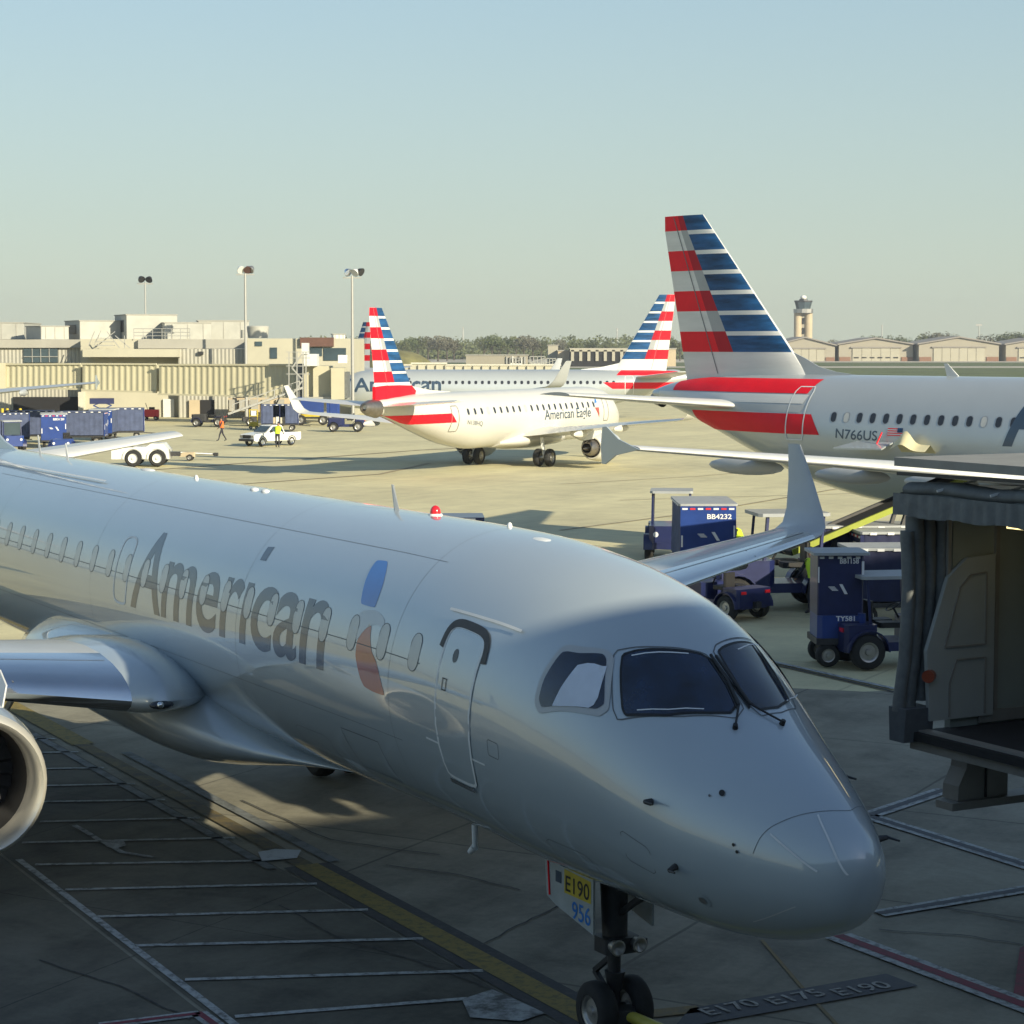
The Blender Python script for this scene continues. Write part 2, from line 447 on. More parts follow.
def gear_main(parent, s, l, ztop, r, w, gap, nm='main_gear'):
    mb = MB()
    mb.cyl((-s, l, r), (-s, l*.93, ztop), .09, .12, 14); mb.cyl((-s, l-gap, r), (-s, l+gap, r), .07)
    mb.bar((-s, l, r+.35), (-s+.8, l*.8, ztop), .07); mb.bar((-s-.05, l, r+.3), (-s-.45, l, r+.65), .05); mb.bar((-s-.45, l, r+.65), (-s-.08, l, r+1.0), .05)
    g = mb.build(nm, LIGHTGREY, parent, smooth=40)
    for k in (-1, 1): add_wheel(g, (-s, l+k*gap, r), r, w)
    return g
def gear_nose(parent, s, ztop, r, w, gap, m=LIGHTGREY):
    mb = MB()
    mb.cyl((-s, 0, r), (-s-.05, 0, ztop), .06, .09, 14); mb.cyl((-s, -gap, r), (-s, gap, r), .045)
    mb.bar((-s-.07, 0, r+.9), (-s+.75, 0, ztop), .055)
    g = mb.build('nose_gear', m, parent, smooth=40)
    for k in (-1, 1): add_wheel(g, (-s, k*gap, r), r, w)
    return g

jet = thing('regional_jet', 'large silver jet filling the foreground, nose at lower right, 956 on its nose gear door', 'airplane', (3.05, 17.856, 0), -(pi/2-PSI))
fus = E190.mesh('fuselage', SILVER, jet, n=96, ds=.3)
def win_s(n): return 5.865+.787*n
WTH = 1.285
DULLSEAL = mat('window_seal_grey', (.10, .11, .115), rough=.5)
# cabin windows: pane, thin seal
def cabin_window(F_, s, th, w, h, parent, pane, name='window', off=.004, seal=BLACKP, sw=.012, half=False):
    r_ = F_.sect(s)[2]; hh = h/2/r_
    o = F_.decal([[(s+(x), th+y/r_) for x, y in rrect(0, 0, w, h, w*.46)]], name, pane, parent, off, 5, .08)
    P = [(s+x, th+y/r_) for x, y in rrect(0, 0, w, h, w*.46)]
    F_.line(P, sw, 'window_seal', seal, o, closed=True, off=off+.001, sub=.1)
    return o
for side in (-1, 1):
    proto = None
    for n in range(24):
        s = win_s(n)
        if proto is None: proto = (cabin_window(E190, s, side*WTH, .23, .37, fus, PANEGREY, off=.0035, sw=.007, seal=DULLSEAL), s)
        elif s < 7.6: cabin_window(E190, s, side*WTH, .23, .37, fus, PANEGREY, off=.0035, sw=.007, seal=DULLSEAL)
        else:
            if n == 3: proto = (cabin_window(E190, s, side*WTH, .23, .37, fus, PANEGREY, off=.0035, sw=.007, seal=DULLSEAL), s)
            else:
                c = proto[0].copy(); COL.objects.link(c); c.parent = fus; c.location = (proto[1]-s, 0, 0)
                for k in proto[0].children: kk = k.copy(); COL.objects.link(kk); kk.parent = c
# lettering and emblem
E190.text('Amer\u0131can', 15.0, 8.13, -1.590, -.868, 'lettering', LETTER, fus, bold=.012, off=.0025)
blue = [(7.72, -.735), (7.45, -.725), (7.30, -.81), (7.17, -.915), (7.12, -1.0), (7.09, -1.085), (7.47, -1.085), (7.56, -1.0), (7.64, -.915), (7.70, -.82)]
grey = [(7.40, -1.131), (7.2, -1.105), (7.0, -1.10), (6.83, -1.123), (6.72, -1.16), (6.75, -1.195), (6.9, -1.19), (7.02, -1.20), (7.18, -1.25), (7.29, -1.333), (7.42, -1.30), (7.46, -1.20)]
red = [(7.02, -1.202), (7.17, -1.25), (7.29, -1.333), (7.27, -1.43), (7.18, -1.513), (7.11, -1.57), (7.02, -1.615), (6.8, -1.63), (6.48, -1.63), (6.58, -1.54), (6.71, -1.434), (6.88, -1.368), (6.97, -1.29)]
E190.decal([[(10.77, -.82), (10.57, -.808), (10.57, -.87), (10.56, -.94), (10.75, -.944), (10.765, -.88)]], 'lettering_accent', LETTER, fus, .0025)
blue, grey, red = soft(blue, 2, k=.12), soft(grey), soft(red, 2, k=.12)
emb = E190.decal([blue], 'emblem', BIRDBLUE, fus, .0025)
E190.decal([grey], 'emblem_beak', BIRDGREY, emb, .0025); E190.decal([red], 'emblem_tail', BIRDRED, emb, .0025)
for side in (-1, 1):
    # front door with scuff plate, handle and port
    D = [(5.27, -1.17), (5.27, -1.45), (5.27, -1.75), (5.24, -1.98), (5.17, -2.01), (4.68, -2.01), (4.60, -1.97), (4.56, -1.75), (4.55, -1.45), (4.53, -1.17), (4.53, -1.075), (4.60, -1.03), (4.9, -1.02), (5.18, -1.03), (5.26, -1.075)]
    D = soft([(a, -side*b) if side == 1 else (a, b) for a, b in D], 1)
    sg = 1 if side == -1 else -1
    door = E190.decal([D], 'door', SILVER, fus, .006)
    E190.line(D, .035, 'door_outline', WHITELINE, door, closed=True, off=.009)
    E190.line(soft([(5.33, -1.19*sg), (5.30, -1.06*sg), (5.18, -1.005*sg), (4.9, -.998*sg), (4.62, -1.005*sg), (4.49, -1.06*sg), (4.45, -1.19*sg)], 2, False), .085, 'scuff_plate', DARKMETAL, door, off=.012)
    E190.line([(s_, a*sg) for s_, a in ((5.15, -1.37), (5.15, -1.44), (5.07, -1.44), (5.07, -1.37))], .016, 'handle', BLACKP, door, closed=True, off=.012)
    E190.decal([[(5.0+.05*cos(t), sg*(-1.21+.045*sin(t))) for t in [2*pi*i/12 for i in range(12)]]], 'door_port', PANEDARK, door, .010)
    E190.line([(5.18, -2.03*sg), (4.68, -2.03*sg)], .05, 'door_sill', CHROME, door, off=.03)
    E190.line([(5.45, -.945*sg), (4.06, -.895*sg)], .028, 'rain_gutter', WHITELINE, door, off=.02)
    E190.line([(5.55, -1.80*sg), (5.28, -1.80*sg)], .02, 'door_mark', WHITELINE, door, off=.006); E190.line([(4.56, -1.80*sg), (4.3, -1.80*sg)], .02, 'door_mark', WHITELINE, door, off=.006)
    # overwing exit
    X = [(15.78, -1.08), (15.78, -1.3), (15.77, -1.55), (15.68, -1.60), (15.3, -1.605), (15.22, -1.57), (15.2, -1.3), (15.22, -1.08), (15.3, -1.02), (15.5, -1.0), (15.7, -1.02)]
    ex = E190.line(soft([(a, b*sg) for a, b in X]), .03, 'overwing_exit', WHITELINE, fus, closed=True, off=.004)
    # service door aft
    X = [(26.9, -1.1), (26.9, -1.6), (26.85, -1.9), (26.3, -1.9), (26.25, -1.6), (26.25, -1.1), (26.35, -1.03), (26.8, -1.03)]
    E190.line([(a, b*sg) for a, b in X], .03, 'aft_door_outline', WHITELINE, fus, closed=True, off=.004)
    # forward cargo hatch low on the side
    X = [(7.95, -2.0), (7.95, -2.35), (6.95, -2.35), (6.95, -2.0)]
    if side == -1: E190.line(X, .012, 'cargo_hatch', SEAM, fus, closed=True, off=.003)
# cockpit glazing
def mirror(P): return [(a, -b) for a, b in P]
WL_o = [(2.44, .045), (2.56, .27), (2.72, .56), (2.40, .66), (1.84, .56), (1.66, .26), (1.60, .0), (1.75, -.045), (2.36, -.02)]
WL_i = [(2.37, .02), (2.50, .27), (2.63, .52), (2.30, .555), (1.90, .50), (1.72, .26), (1.67, .03), (1.79, -.03)]
side_o = [(3.43, -.83), (3.20, -.775), (2.93, -.68), (2.80, -.70), (2.60, -.93), (2.55, -1.01), (2.61, -1.09), (2.78, -1.14), (3.1, -1.22), (3.36, -1.31), (3.47, -1.25), (3.49, -1.1)]
side_i = [(3.38, -.87), (3.18, -.825), (2.94, -.725), (2.86, -.745), (2.66, -.95), (2.62, -1.0), (2.67, -1.06), (2.82, -1.11), (3.12, -1.19), (3.34, -1.262), (3.41, -1.22), (3.43, -1.09)]
ws_o = [(2.87, -.66), (2.60, -.40), (2.36, -.10), (2.22, -.07), (1.72, -.11), (1.64, -.25), (1.95, -.65), (2.42, -1.02), (2.52, -.98)]
ws_i = [(2.78, -.64), (2.53, -.36), (2.36, -.14), (2.27, -.09), (1.78, -.14), (1.71, -.26), (1.80, -.42), (2.05, -.73), (2.37, -.95), (2.43, -.93)]
for sg in (1, -1):
    f_ = (lambda P: P) if sg == 1 else mirror
    side_o_, side_i_ = soft(side_o, 2, k=.16), soft(side_i, 2, k=.14)
    if sg == -1: side_o_, side_i_ = [(a-.02, b*.97) for a, b in side_o_], [(a-.02, b*.97) for a, b in side_i_]
    wo, wi = (soft(ws_o, 1, k=.08), soft(ws_i, 2, k=.08)) if sg == 1 else (mirror(soft(WL_o, 1, k=.08)), mirror(soft(WL_i, 2, k=.08)))
    a = E190.decal([f_(side_o_)], 'side_window_frame', WINGGREY, fus, .006, .08, .05)
    g = E190.decal([f_(side_i_)], 'side_window', GLASSD, a, .010, .08, .05)
    if sg == 1:
        E190.decal([[(3.11, -.895), (3.02, -.845), (2.95, -.82), (2.86, -.80), (2.81, -.78), (2.77, -.85), (2.73, -.94), (2.71, -.99), (2.715, -1.05), (2.76, -1.09), (2.9, -1.13), (3.1, -1.19), (3.20, -1.215), (3.17, -1.08)]], 'paper_sunshade', PAPER, g, .013, .08, .05)
    b = E190.line(f_(wo), .012, 'windshield_frame', SEAM, fus, closed=True, off=.004, sub=.08)
    g = E190.decal([f_(wi)], 'windshield', GLASSD, b, .009, .08, .05)
    E190.line(f_(wi), .022, 'windshield_seal', BLACKP, g, closed=True, off=.011, sub=.06)
    E190.line(f_([(2.69, -.60), (2.47, -.33), (2.40, -.23)]), .012, 'heating_strip', WHITELINE, g, off=.0125)
    E190.line(f_([(1.86, -.44), (2.07, -.68), (2.30, -.86)]), .010, 'heating_strip', WHITELINE, g, off=.0125)
# wipers lie against the centre post
for pts, piv in ((((2.31, -.082), (2.0, -.10), (1.74, -.16)), (1.56, -.33)), (((2.29, -.045), (2.0, -.05), (1.72, -.05)), (1.49, .15))):
    q = [E190.pt(a, b, .035) for a, b in pts]; pv = E190.pt(*piv, .03)
    mb = MB(); mb.tube(q, .016, 6); mb.tube([E190.pt(a-.02, b-.02, .015) for a, b in pts], .011, 6); mb.tube([q[1], q[2], pv], .011, 6); mb.cyl(E190.pt(*piv, 0), E190.pt(*piv, .05), .028, .022, 10)
    w_ = mb.build('wiper', BLACKP, fus, smooth=40)
# radome
arc = [(.78, -1.4), (.74, -1.1), (.60, -.78), (.47, -.42), (.40, -.1), (.39, .2), (.47, .42), (.60, .78), (.74, 1.1), (.78, 1.4)]
rd = E190.line(soft(arc, 2, False), .005, 'radome_joint', SEAM, fus, off=.003, sub=.05)
E190.line(soft([(.68, -1.085), (.46, -1.20), (.25, -1.37)], 2, False), .016, 'lightning_strip', WHITELINE, rd, off=.008, sub=.05)
E190.line(soft([(.45, -.45), (.27, -.66), (.15, -.93), (.065, -1.29)], 3, False), .016, 'lightning_strip', WHITELINE, rd, off=.008, sub=.04)
E190.line(soft([(.95, -2.35), (.70, -2.22), (.45, -2.05)], 2, False), .009, 'lightning_strip', LIGHTGREY, rd, off=.005, sub=.05)
def disc(s, th, r, m, name, off=.012, prt=fus):
    rr = E190.sect(s)[2]
    return E190.decal([[(s+r*cos(t), th+r*sin(t)/rr) for t in [2*pi*i/16 for i in range(16)]]], name, m, prt, off, 1, 1)
disc(1.21, -.944, .028, BLACKP, 'static_port'); disc(1.30, -1.03, .012, SEAM, 'static_port')
disc(.96, -1.38, .014, BLACKP, 'rivet_port'); disc(.92, -1.44, .014, BLACKP, 'rivet_port'); disc(1.37, -2.13, .075, SILVER, 'inspection_panel', .006); disc(1.37, -2.13, .04, DULLMETAL, 'drain_port', .012)
for s_, th_, dx in ((1.83, -1.372, .13), (1.56, -1.83, .09), (1.80, 1.35, .13), (.62, 1.32, .16)):
    p = E190.pt(s_, th_, 0); q = E190.pt(s_, th_, .09)
    mb = MB(); mb.cyl(p, q, .035, .022, 8); mb.cyl(q, q+Vector((dx, 0, 0)), .014, .010, 8); mb.build('air_data_probe', DARKMETAL, fus, smooth=40)
# longitudinal seams
for th_ in (-.62, .62, -1.9): E190.line([(6.2, th_), (24, th_)], .005, 'skin_seam', SEAM, fus, off=.002, sub=1.0)
for s_ in (6.4, 10.9, 16.9, 22.4): E190.line([(s_, -2.6+.1*i) for i in range(53)], .0045, 'skin_seam', SEAM, fus, off=.002, sub=.3)
E190.line([(18.6, -.46), (26.5, -.46)], .035, 'roof_rail', WHITELINE, fus, off=.03, sub=.5)
E190.line([(5.7, -1.345), (26, -1.345)], .009, 'window_belt_seam', SEAM, fus, off=.003, sub=.5)
for P_ in ([(3.6, -2.2), (3.6, -2.5), (2.9, -2.5), (2.9, -2.2)], [(6.4, -2.35), (6.4, -2.6), (5.7, -2.6), (5.7, -2.35)], [(2.2, -1.75), (2.2, -2.0), (1.85, -2.02), (1.85, -1.78)], [(9.6, -2.15), (9.6, -2.45), (8.6, -2.45), (8.6, -2.15)], [(4.2, -1.62), (4.2, -1.72), (4.0, -1.72), (4.0, -1.62)]):
    E190.line(soft(P_, 1, k=.1), .007, 'access_panel', SEAM, fus, closed=True, off=.002)
# roof fittings
def blade(s, h, c, lean=.35, th=0, w=.012):
    mb = MB(); a, b, w_ = E190.sect(s)
    mb.loft([[Vector((-s-c/2, y*w*2, a-.03)) for y in (0,)]+[Vector((-s, w*2, a-.03)), Vector((-s+c/2, 0, a-.03)), Vector((-s, -w*2, a-.03))],
             [Vector((-s-c*.35-lean*h, 0, a+h)), Vector((-s-lean*h, w, a+h)), Vector((-s+c*.15-lean*h, 0, a+h)), Vector((-s-lean*h, -w, a+h))]])
    return mb.build('blade_antenna', LIGHTGREY, fus, smooth=30)
blade(9.3, .30, .16); blade(22.9, .26, .12); blade(24.6, .34, .14); blade(29.2, .35, .25)
mb = MB(); mb.ell((-8.35, .05, 5.14), (.065, .065, .085)); bz = mb.build('beacon', REDLAMP, fus, smooth=60)
mb = MB(); mb.cyl((-8.35, .05, 5.07), (-8.35, .05, 5.125), .10, .08, 16); mb.build('beacon_base', WHITELINE, bz, smooth=40)
for s_, y_, r_ in ((18.7, .05, (.26, .10, .035)), (13.6, -.15, (.09, .06, .035)), (13.2, -.15, (.09, .06, .035)), (5.55, -.1, (.26, .11, .04)), (16.2, -.05, (.05, .035, .07)), (6.6, .1, (.035, .03, .05))):
    mb = MB(); mb.ell((-s_, y_, 5.1 if s_ > 6 else 5.03), r_); mb.build('roof_fitting', WHITELINE, fus, smooth=60)
# belly fairing
BF = MB(); rings = []
for s, w, zt, zb in ((9.8, .30, 1.80, 1.757), (10.4, .52, 1.85, 1.715), (11.0, .76, 1.92, 1.65), (11.5, 1.0, 2.03, 1.57), (12.1, 1.26, 2.20, 1.47), (12.6, 1.48, 2.42, 1.39), (13.2, 1.70, 2.68, 1.31), (14.0, 1.86, 2.95, 1.28), (16, 1.93, 3.10, 1.28), (18, 1.90, 3.05, 1.32), (19.6, 1.80, 2.9, 1.42), (20.6, 1.55, 2.7, 1.58), (21.2, 1.0, 2.4, 1.76)):
    rings.append([Vector((-s, w*(abs(sin(t))**.8)*(1 if sin(t) > 0 else -1), (zt+zb)/2+(zt-zb)/2*cos(t))) for t in [2*pi*i/40 for i in range(40)]])
BF.loft(rings); bf = BF.build('belly_fairing', SILVER, fus, smooth=50)
for side in (-1, 1):
    # inner glove with landing light
    W = [(.8, 13.4, 2.36, 5.6, .10), (1.2, 12.86, 2.39, 6.1, .12), (1.5, 12.56, 2.41, 6.2, .135), (1.8, 12.46, 2.42, 6.2, .14), (1.95, 12.46, 2.42, 6.15, .145), (2.1, 12.58, 2.415, 5.95, .145), (2.25, 12.75, 2.41, 5.7, .14)]
    gl = wing('wing_root', side, W, SILVER, fus, le=None)
    W = [(2.25, 12.75, 2.41, 5.7, .14), (4.9, 14.2, 2.62, 4.1, .13), (8, 15.85, 2.93, 3.1, .12), (11, 17.45, 3.2, 2.3, .11), (13.4, 18.75, 3.42, 1.65, .11)]
    wg = wing('wing', side, W, WINGGREY, jet, le=CHROME)
    W = [(13.4, 18.75, 3.42, 1.65, .11, 0), (13.7, 18.93, 3.46, 1.55, .10, .35), (13.95, 19.15, 3.58, 1.42, .09, .85), (14.1, 19.45, 3.85, 1.2, .08, 1.25), (14.25, 19.95, 4.4, .85, .08, 1.35), (14.36, 20.55, 5.12, .42, .08, 1.38)]
    wl = wing('winglet', side, W, SILVER if side == -1 else WINGGREY, wg)
    mb = MB(); mb.ell((-12.50, side*1.93, 2.375), (.12, .17, .06)); lt = mb.build('landing_light', PANEDARK, gl, smooth=60)
    mb = MB(); mb.ell((-12.40, side*1.98, 2.39), (.05, .05, .045)); mb.build('lamp_reflector', CHROME, lt, smooth=60)
    
    # flap track fairings
    for l, s, z in ((5.6, 18.2, 2.5), (8.6, 18.6, 2.8), (11.4, 19.1, 3.05)):
        mb = MB(); mb.ell((-s, side*l, z), (1.0, .11, .17)); mb.build('flap_fairing', WINGGREY, wg, smooth=60)
    # slat gap and panel lines on the upper surface
    def up(l, u):
        for A, B in zip(W0, W0[1:]):
            if A[0] <= l <= B[0]:
                t = (l-A[0])/(B[0]-A[0]); s_, z_, c_, tr_ = [A[i]+(B[i]-A[i])*t for i in (1, 2, 3, 4)]
                return Vector((-(s_+u*c_), side*l, z_+.02*c_*sin(pi*u)+naca(u, tr_)*c_+.006))
    W0 = [(2.25, 12.75, 2.41, 5.7, .14), (4.9, 14.2, 2.62, 4.1, .13), (8, 15.85, 2.93, 3.1, .12), (11, 17.45, 3.2, 2.3, .11), (13.4, 18.75, 3.42, 1.65, .11)]
    mb = MB()
    for u in (.17, .70):
        ls = [2.3+.5*i for i in range(23)]
        for a, b in zip(ls, ls[1:]):
            p, q = up(a, u), up(b, u); d = Vector((-.022, 0, 0)); mb.poly([p, q, q+d, p+d])
    for l_ in (3.6, 6.1, 8.6, 11.2):
        for u0, u1 in ((.02, .17), (.7, .98)):
            p, q = up(l_, u0), up(l_, u1); d = Vector((0, .02*side, 0)); mb.poly([p, q, q+d, p+d])
    mb.build('panel_gap', SEAM, wg)
    # engine
    nc = nacelle(wg, side, 11.75, 4.60, 1.66, .97, 3.9, cowl=SILVER, lip=mat('inlet_lip_metal', (.72, .69, .60), rough=.38, metal=.6))
    mb = MB(); mb.loft([[Vector((-s, side*4.62+y, z)) for y, z in ((-w, zb), (w, zb), (w, zt), (-w, zt))] for s, w, zb, zt in ((12.9, .05, 2.45, 2.62), (13.7, .16, 2.2, 2.75), (15.5, .2, 1.9, 2.7), (17.5, .05, 2.3, 2.5))])
    mb.build('pylon', SILVER, wg, smooth=30)
    # engine service panel seams and strake
    mb = MB(); mb.prism([Vector((-12.6, side*4.05, 2.40)), Vector((-13.3, side*4.02, 2.50)), Vector((-13.4, side*3.84, 2.86)), Vector((-12.95, side*3.88, 2.72))], (0, .02, 0)); mb.build('strake', LIGHTGREY, nc)
    gear_main(jet, 17.9, side*2.97, 2.3, .50, .33, .28)
    st = wing('stabilizer', side, [(0, 30.0, 4.40, 4.0, .09), (.5, 30.3, 4.44, 3.8, .09), (6.0, 33.5, 4.98, 1.6, .08)], WINGGREY, jet, le=LIGHTGREY)
fin(jet, 10.4, 5.0, 33.6, 36.0, 28.6, 34.4, pale=FLAGWHITE)
wing_z = MB(); wing_z.loft([[Vector((-s, y, z)) for y, z in ((-.10, 4.9), (.10, 4.9), (.02, zt), (-.02, zt))] for s, zt in ((25.2, 4.95), (27.0, 5.25), (28.8, 5.75), (30.2, 6.4))]); wing_z.build('dorsal_fin', SILVER, fus, smooth=30)
# nose gear with white doors
ng = gear_nose(jet, 4.15, 1.75, .31, .20, .21, m=DARKMETAL)
mb = MB(); mb.cyl((-4.15, 0, .95), (-4.18, 0, 1.75), .13, .15, 14); mb.cyl((-4.15, 0, .50), (-4.15, 0, .70), .075, .11, 14)
mb.box((-4.12, 0, 1.0), (.32, .40, .16), bev=.05); mb.bar((-4.1, -.16, .95), (-4.1, .34, .98), .07)
mb.bar((-4.2, 0, .85), (-4.55, 0, .6), .05); mb.bar((-4.55, 0, .6), (-4.2, 0, .38), .05); mb.bar((-3.4, .04, 1.7), (-4.05, .04, 1.35), .035)
mb.build('gear_strut', DARKMETAL, ng, smooth=40)
for y_ in (-.13, .13):
    mb = MB(); mb.lathe([(-.05, .001), (-.05, .06), (.06, .085), (.065, .07), (.02, .001)], (-3.93, y_, 1.02), (1, 0, 0), 16); mb.build('taxi_lamp', DULLMETAL, ng, smooth=40)
mb = MB(); mb.lathe([(0, .105), (.10, .08), (.16, .05)], (-4.15, 0, .70), (0, 0, -1), 16); mb.build('strut_sleeve', WINGGREY, ng, smooth=40)
for side in (-1, 1):
    mb = MB(); y = side*.34
    P = [Vector((-3.98, y, 1.16)), Vector((-3.98, y, 1.80)), Vector((-4.98, y, 1.80)), Vector((-4.93, y, 1.36)), Vector((-4.75, y, 1.30))]
    P = [Vector((p.x, y, p.z)) for p in P]; gd = mb.prism(P, (0, side*.025, 0)).build('gear_door', mat('gear_door_paint', (.34, .37, .37), rough=.5, var=.15), jet)
    if side == -1:
        pl = mb = MB(); mb.poly([Vector((-4.02, -.368, 1.47)), Vector((-4.02, -.368, 1.70)), Vector((-4.56, -.368, 1.72)), Vector((-4.56, -.368, 1.47))]); pp = mb.build('yellow_placard', YELLOWP, gd)
        flat_text('E190', 'type_number', BLACKP, pp, (-4.53, -.371, 1.50), (.48, 0, 0), (0, 0, .17), bold=.008)
        flat_text('956', 'fleet_number', BIRDBLUE, gd, (-4.40, -.369, 1.24), (.37, 0, 0), (0, 0, .19), bold=.008)
        mb = MB(); mb.poly([Vector((-4.62, -.369, 1.55)), Vector((-4.62, -.369, 1.67)), Vector((-4.74, -.369, 1.67)), Vector((-4.74, -.369, 1.55))]); mb.build('blue_placard', LETTER, gd)
        mb = MB(); mb.bar((-4.90, -.368, 1.8), (-4.86, -.368, 1.38), .02, .02); mb.build('red_stripe', FLAGRED, gd)
for s_, y_ in ((6.3, -.5), (20, 0)):
    mb = MB(); mb.cyl((-s_, y_, 1.85), (-s_, y_, 1.60), .04, .03, 10); mb.cyl((-s_, y_, 1.60), (-s_-.12, y_, 1.52), .045, .03, 10); mb.build('drain_mast', WHITELINE, fus, smooth=40)

# ------------------------------------------------------------------ other aircraft
def scaled_tab(L, top, bot, hw, nose_l, tail_l):
    """generic airliner body"""
    zc = (top+bot)/2; h = (top-bot)/2
    N = [(0, -.32, -.32, 0), (.03, -.08, -.55, .2), (.09, .13, -.70, .36), (.2, .38, -.83, .56), (.32, .58, -.90, .72), (.44, .80, -.95, .84), (.58, .92, -.98, .93), (.78, .98, -1, .985), (1, 1, -1, 1)]
    T = [(0, 1, -1, 1), (.25, 1, -.80, .96), (.5, .99, -.38, .78), (.75, .93, .12, .50), (.92, .82, .42, .26), (1, .70, .56, .10)]
    return [(a*nose_l, zc+b*h, zc+c*h, d*hw) for a, b, c, d in N]+[(L-tail_l+a*tail_l, zc+b*h, zc+c*h, d*hw) for a, b, c, d in T]
def stripe(F_, name, s_a, s_b, z0, z1, parent, m=FLAGRED, slant=0.0, sides=(-1, 1)):
    for sd in sides:
        P = []
        N = 14
        for i in range(N+1):
            s = s_a+(s_b-s_a)*i/N; P.append((s, F_.theta(s, min(z1, F_.sect(s)[0]-.02), sd)))
        for i in range(N, -1, -1):
            s = s_a+slant+(s_b-s_a-slant)*i/N; P.append((s, F_.theta(s, max(z0, F_.sect(s)[1]+.02), sd)))
        # drop degenerate points
        F_.decal([P], name, m, parent, .012, .4, .12)
def window_row(F_, parent, ss, z, side, w=.23, h=.34, closed=(), seal=False):
    """one window built, the others copied along the constant part of the body"""
    first = None
    for i, s in enumerate(ss):
        th = F_.theta(s, z, side)
        key = PANEGREY if i in closed else PANEDARK
        a, b, c = F_.sect(s); a2, b2, c2 = F_.sect(F_.L*.5)
        straight = abs(c-c2) < .004 and abs(a-a2) < .004 and abs(b-b2) < .004
        if first is None and straight and key is PANEDARK:
            first = (cabin_window(F_, s, th, w, h, parent, key, sw=.02, seal=DULLMETAL), s)
        elif straight and key is PANEDARK:
            c_ = first[0].copy(); COL.objects.link(c_); c_.parent = parent; c_.location = (first[1]-s, 0, 0)
            k = first[0].children[0].copy(); COL.objects.link(k); k.parent = c_
        else: cabin_window(F_, s, th, w, h, parent, key, sw=.02, seal=DULLMETAL)
def door_line(F_, parent, s0, s1, z0, z1, side, name='door_outline', m=WHITELINE, w=.05, cut=.15):
    P = []
    for s, z in ((s0+cut*.3, z0), (s1-cut*.3, z0), (s1, z0+cut), (s1, (z0+z1)/2), (s1, z1-cut), (s1-cut*.5, z1), (s0+cut*.5, z1), (s0, z1-cut), (s0, (z0+z1)/2), (s0, z0+cut)):
        P.append((s, F_.theta(s, z, side)))
    return F_.line(P, w, name, m, parent, closed=True, off=.016)
def dorsal(parent, m, st, name='dorsal_fin'):
    mb = MB(); mb.loft([[Vector((-s, y, z)) for y, z in ((-w, zb), (w, zb), (.02, zt), (-.02, zt))] for s, zb, zt, w in st]); return mb.build(name, m, parent, smooth=30)

FLAGPALE = mat('livery_silver', (.62, .63, .62), rough=.35, coat=.3, var=.12, scale=.8, stretch=(.3, 1, 2.5))
# ---- mid distance airliner on the right, tail towards the camera's left
A3 = Fus(scaled_tab(33.84, 6.12, 1.98, 1.975, 6.0, 11.0), nose=6)
air = thing('jet_airliner', 'silver airliner at right with tall striped tail, lettered N766US, its hold door open', 'airplane', (27.9, 52.6, 0), R(-48))
fa = A3.mesh('fuselage', SILVER2, air, n=72, ds=.5)
window_row(A3, fa, [24.03-.533*i for i in range(34)], 4.78, -1, closed=(1, 11, 14))
window_row(A3, fa, [24.03-.533*i for i in range(34)], 4.78, 1)
fin(air, 11.72, 6.05, 31.55, 33.55, 26.6, 32.35, tr=.085, pale=FLAGPALE)
dorsal(fa, FLAGGREY, [(24.6, 6.0, 6.12, .03), (25.5, 5.95, 6.22, .06), (26.2, 5.9, 6.38, .09), (26.8, 5.8, 6.66, .11), (27.7, 5.8, 7.0, .12)])
stripe(A3, 'red_stripe', 25.35, 32.4, 5.50, 5.97, fa, slant=.15)
stripe(A3, 'red_stripe', 25.0, 31.2, 4.18, 4.84, fa, slant=-.45, sides=(-1, 1))
for z0, z1, m_ in ((4.86, 5.15, FLAGWHITE), (5.15, 5.48, FLAGGREY)): stripe(A3, 'pale_stripe', 25.4, 33.3, z0+.02, z1-.02, fa, m=(FLAGGREY if m_ is FLAGWHITE else FLAGPALE), slant=.1)
for sd in (-1, 1):
    door_line(A3, fa, 25.28, 26.05, 4.0, 5.72, sd); door_line(A3, fa, 3.6, 4.4, 4.0, 5.72, sd)
A3.text('N766US', 23.85, 22.15, -A3.theta(23, 4.08, 1), -A3.theta(23, 4.40, 1), 'registration', LETTER, fa, bold=.01)
A3.text('American', 17.40, 8.2, -A3.theta(17, 4.12, 1), -A3.theta(17, 5.75, 1), 'lettering', LETTER, fa, bold=.02, off=.006)
# small flag by the registration
z = lambda v: -A3.theta(21.5, v, 1)
fl = A3.decal([[(21.75, z(4.24)), (21.15, z(4.24)), (21.15, z(4.50)), (21.75, z(4.50))]], 'flag', FLAGWHITE, fa, .006, 1, .1)
for i in range(4): A3.decal([[(21.75, z(4.25+.07*i)), (21.15, z(4.25+.07*i)), (21.15, z(4.28+.07*i)), (21.75, z(4.28+.07*i))]], 'flag_stripe', FLAGRED, fl, .009, 1, .1)
A3.decal([[(21.36, z(4.36)), (21.15, z(4.36)), (21.15, z(4.50)), (21.36, z(4.50))]], 'flag_canton', FLAGBLUE, fl, .012, 1, .1)
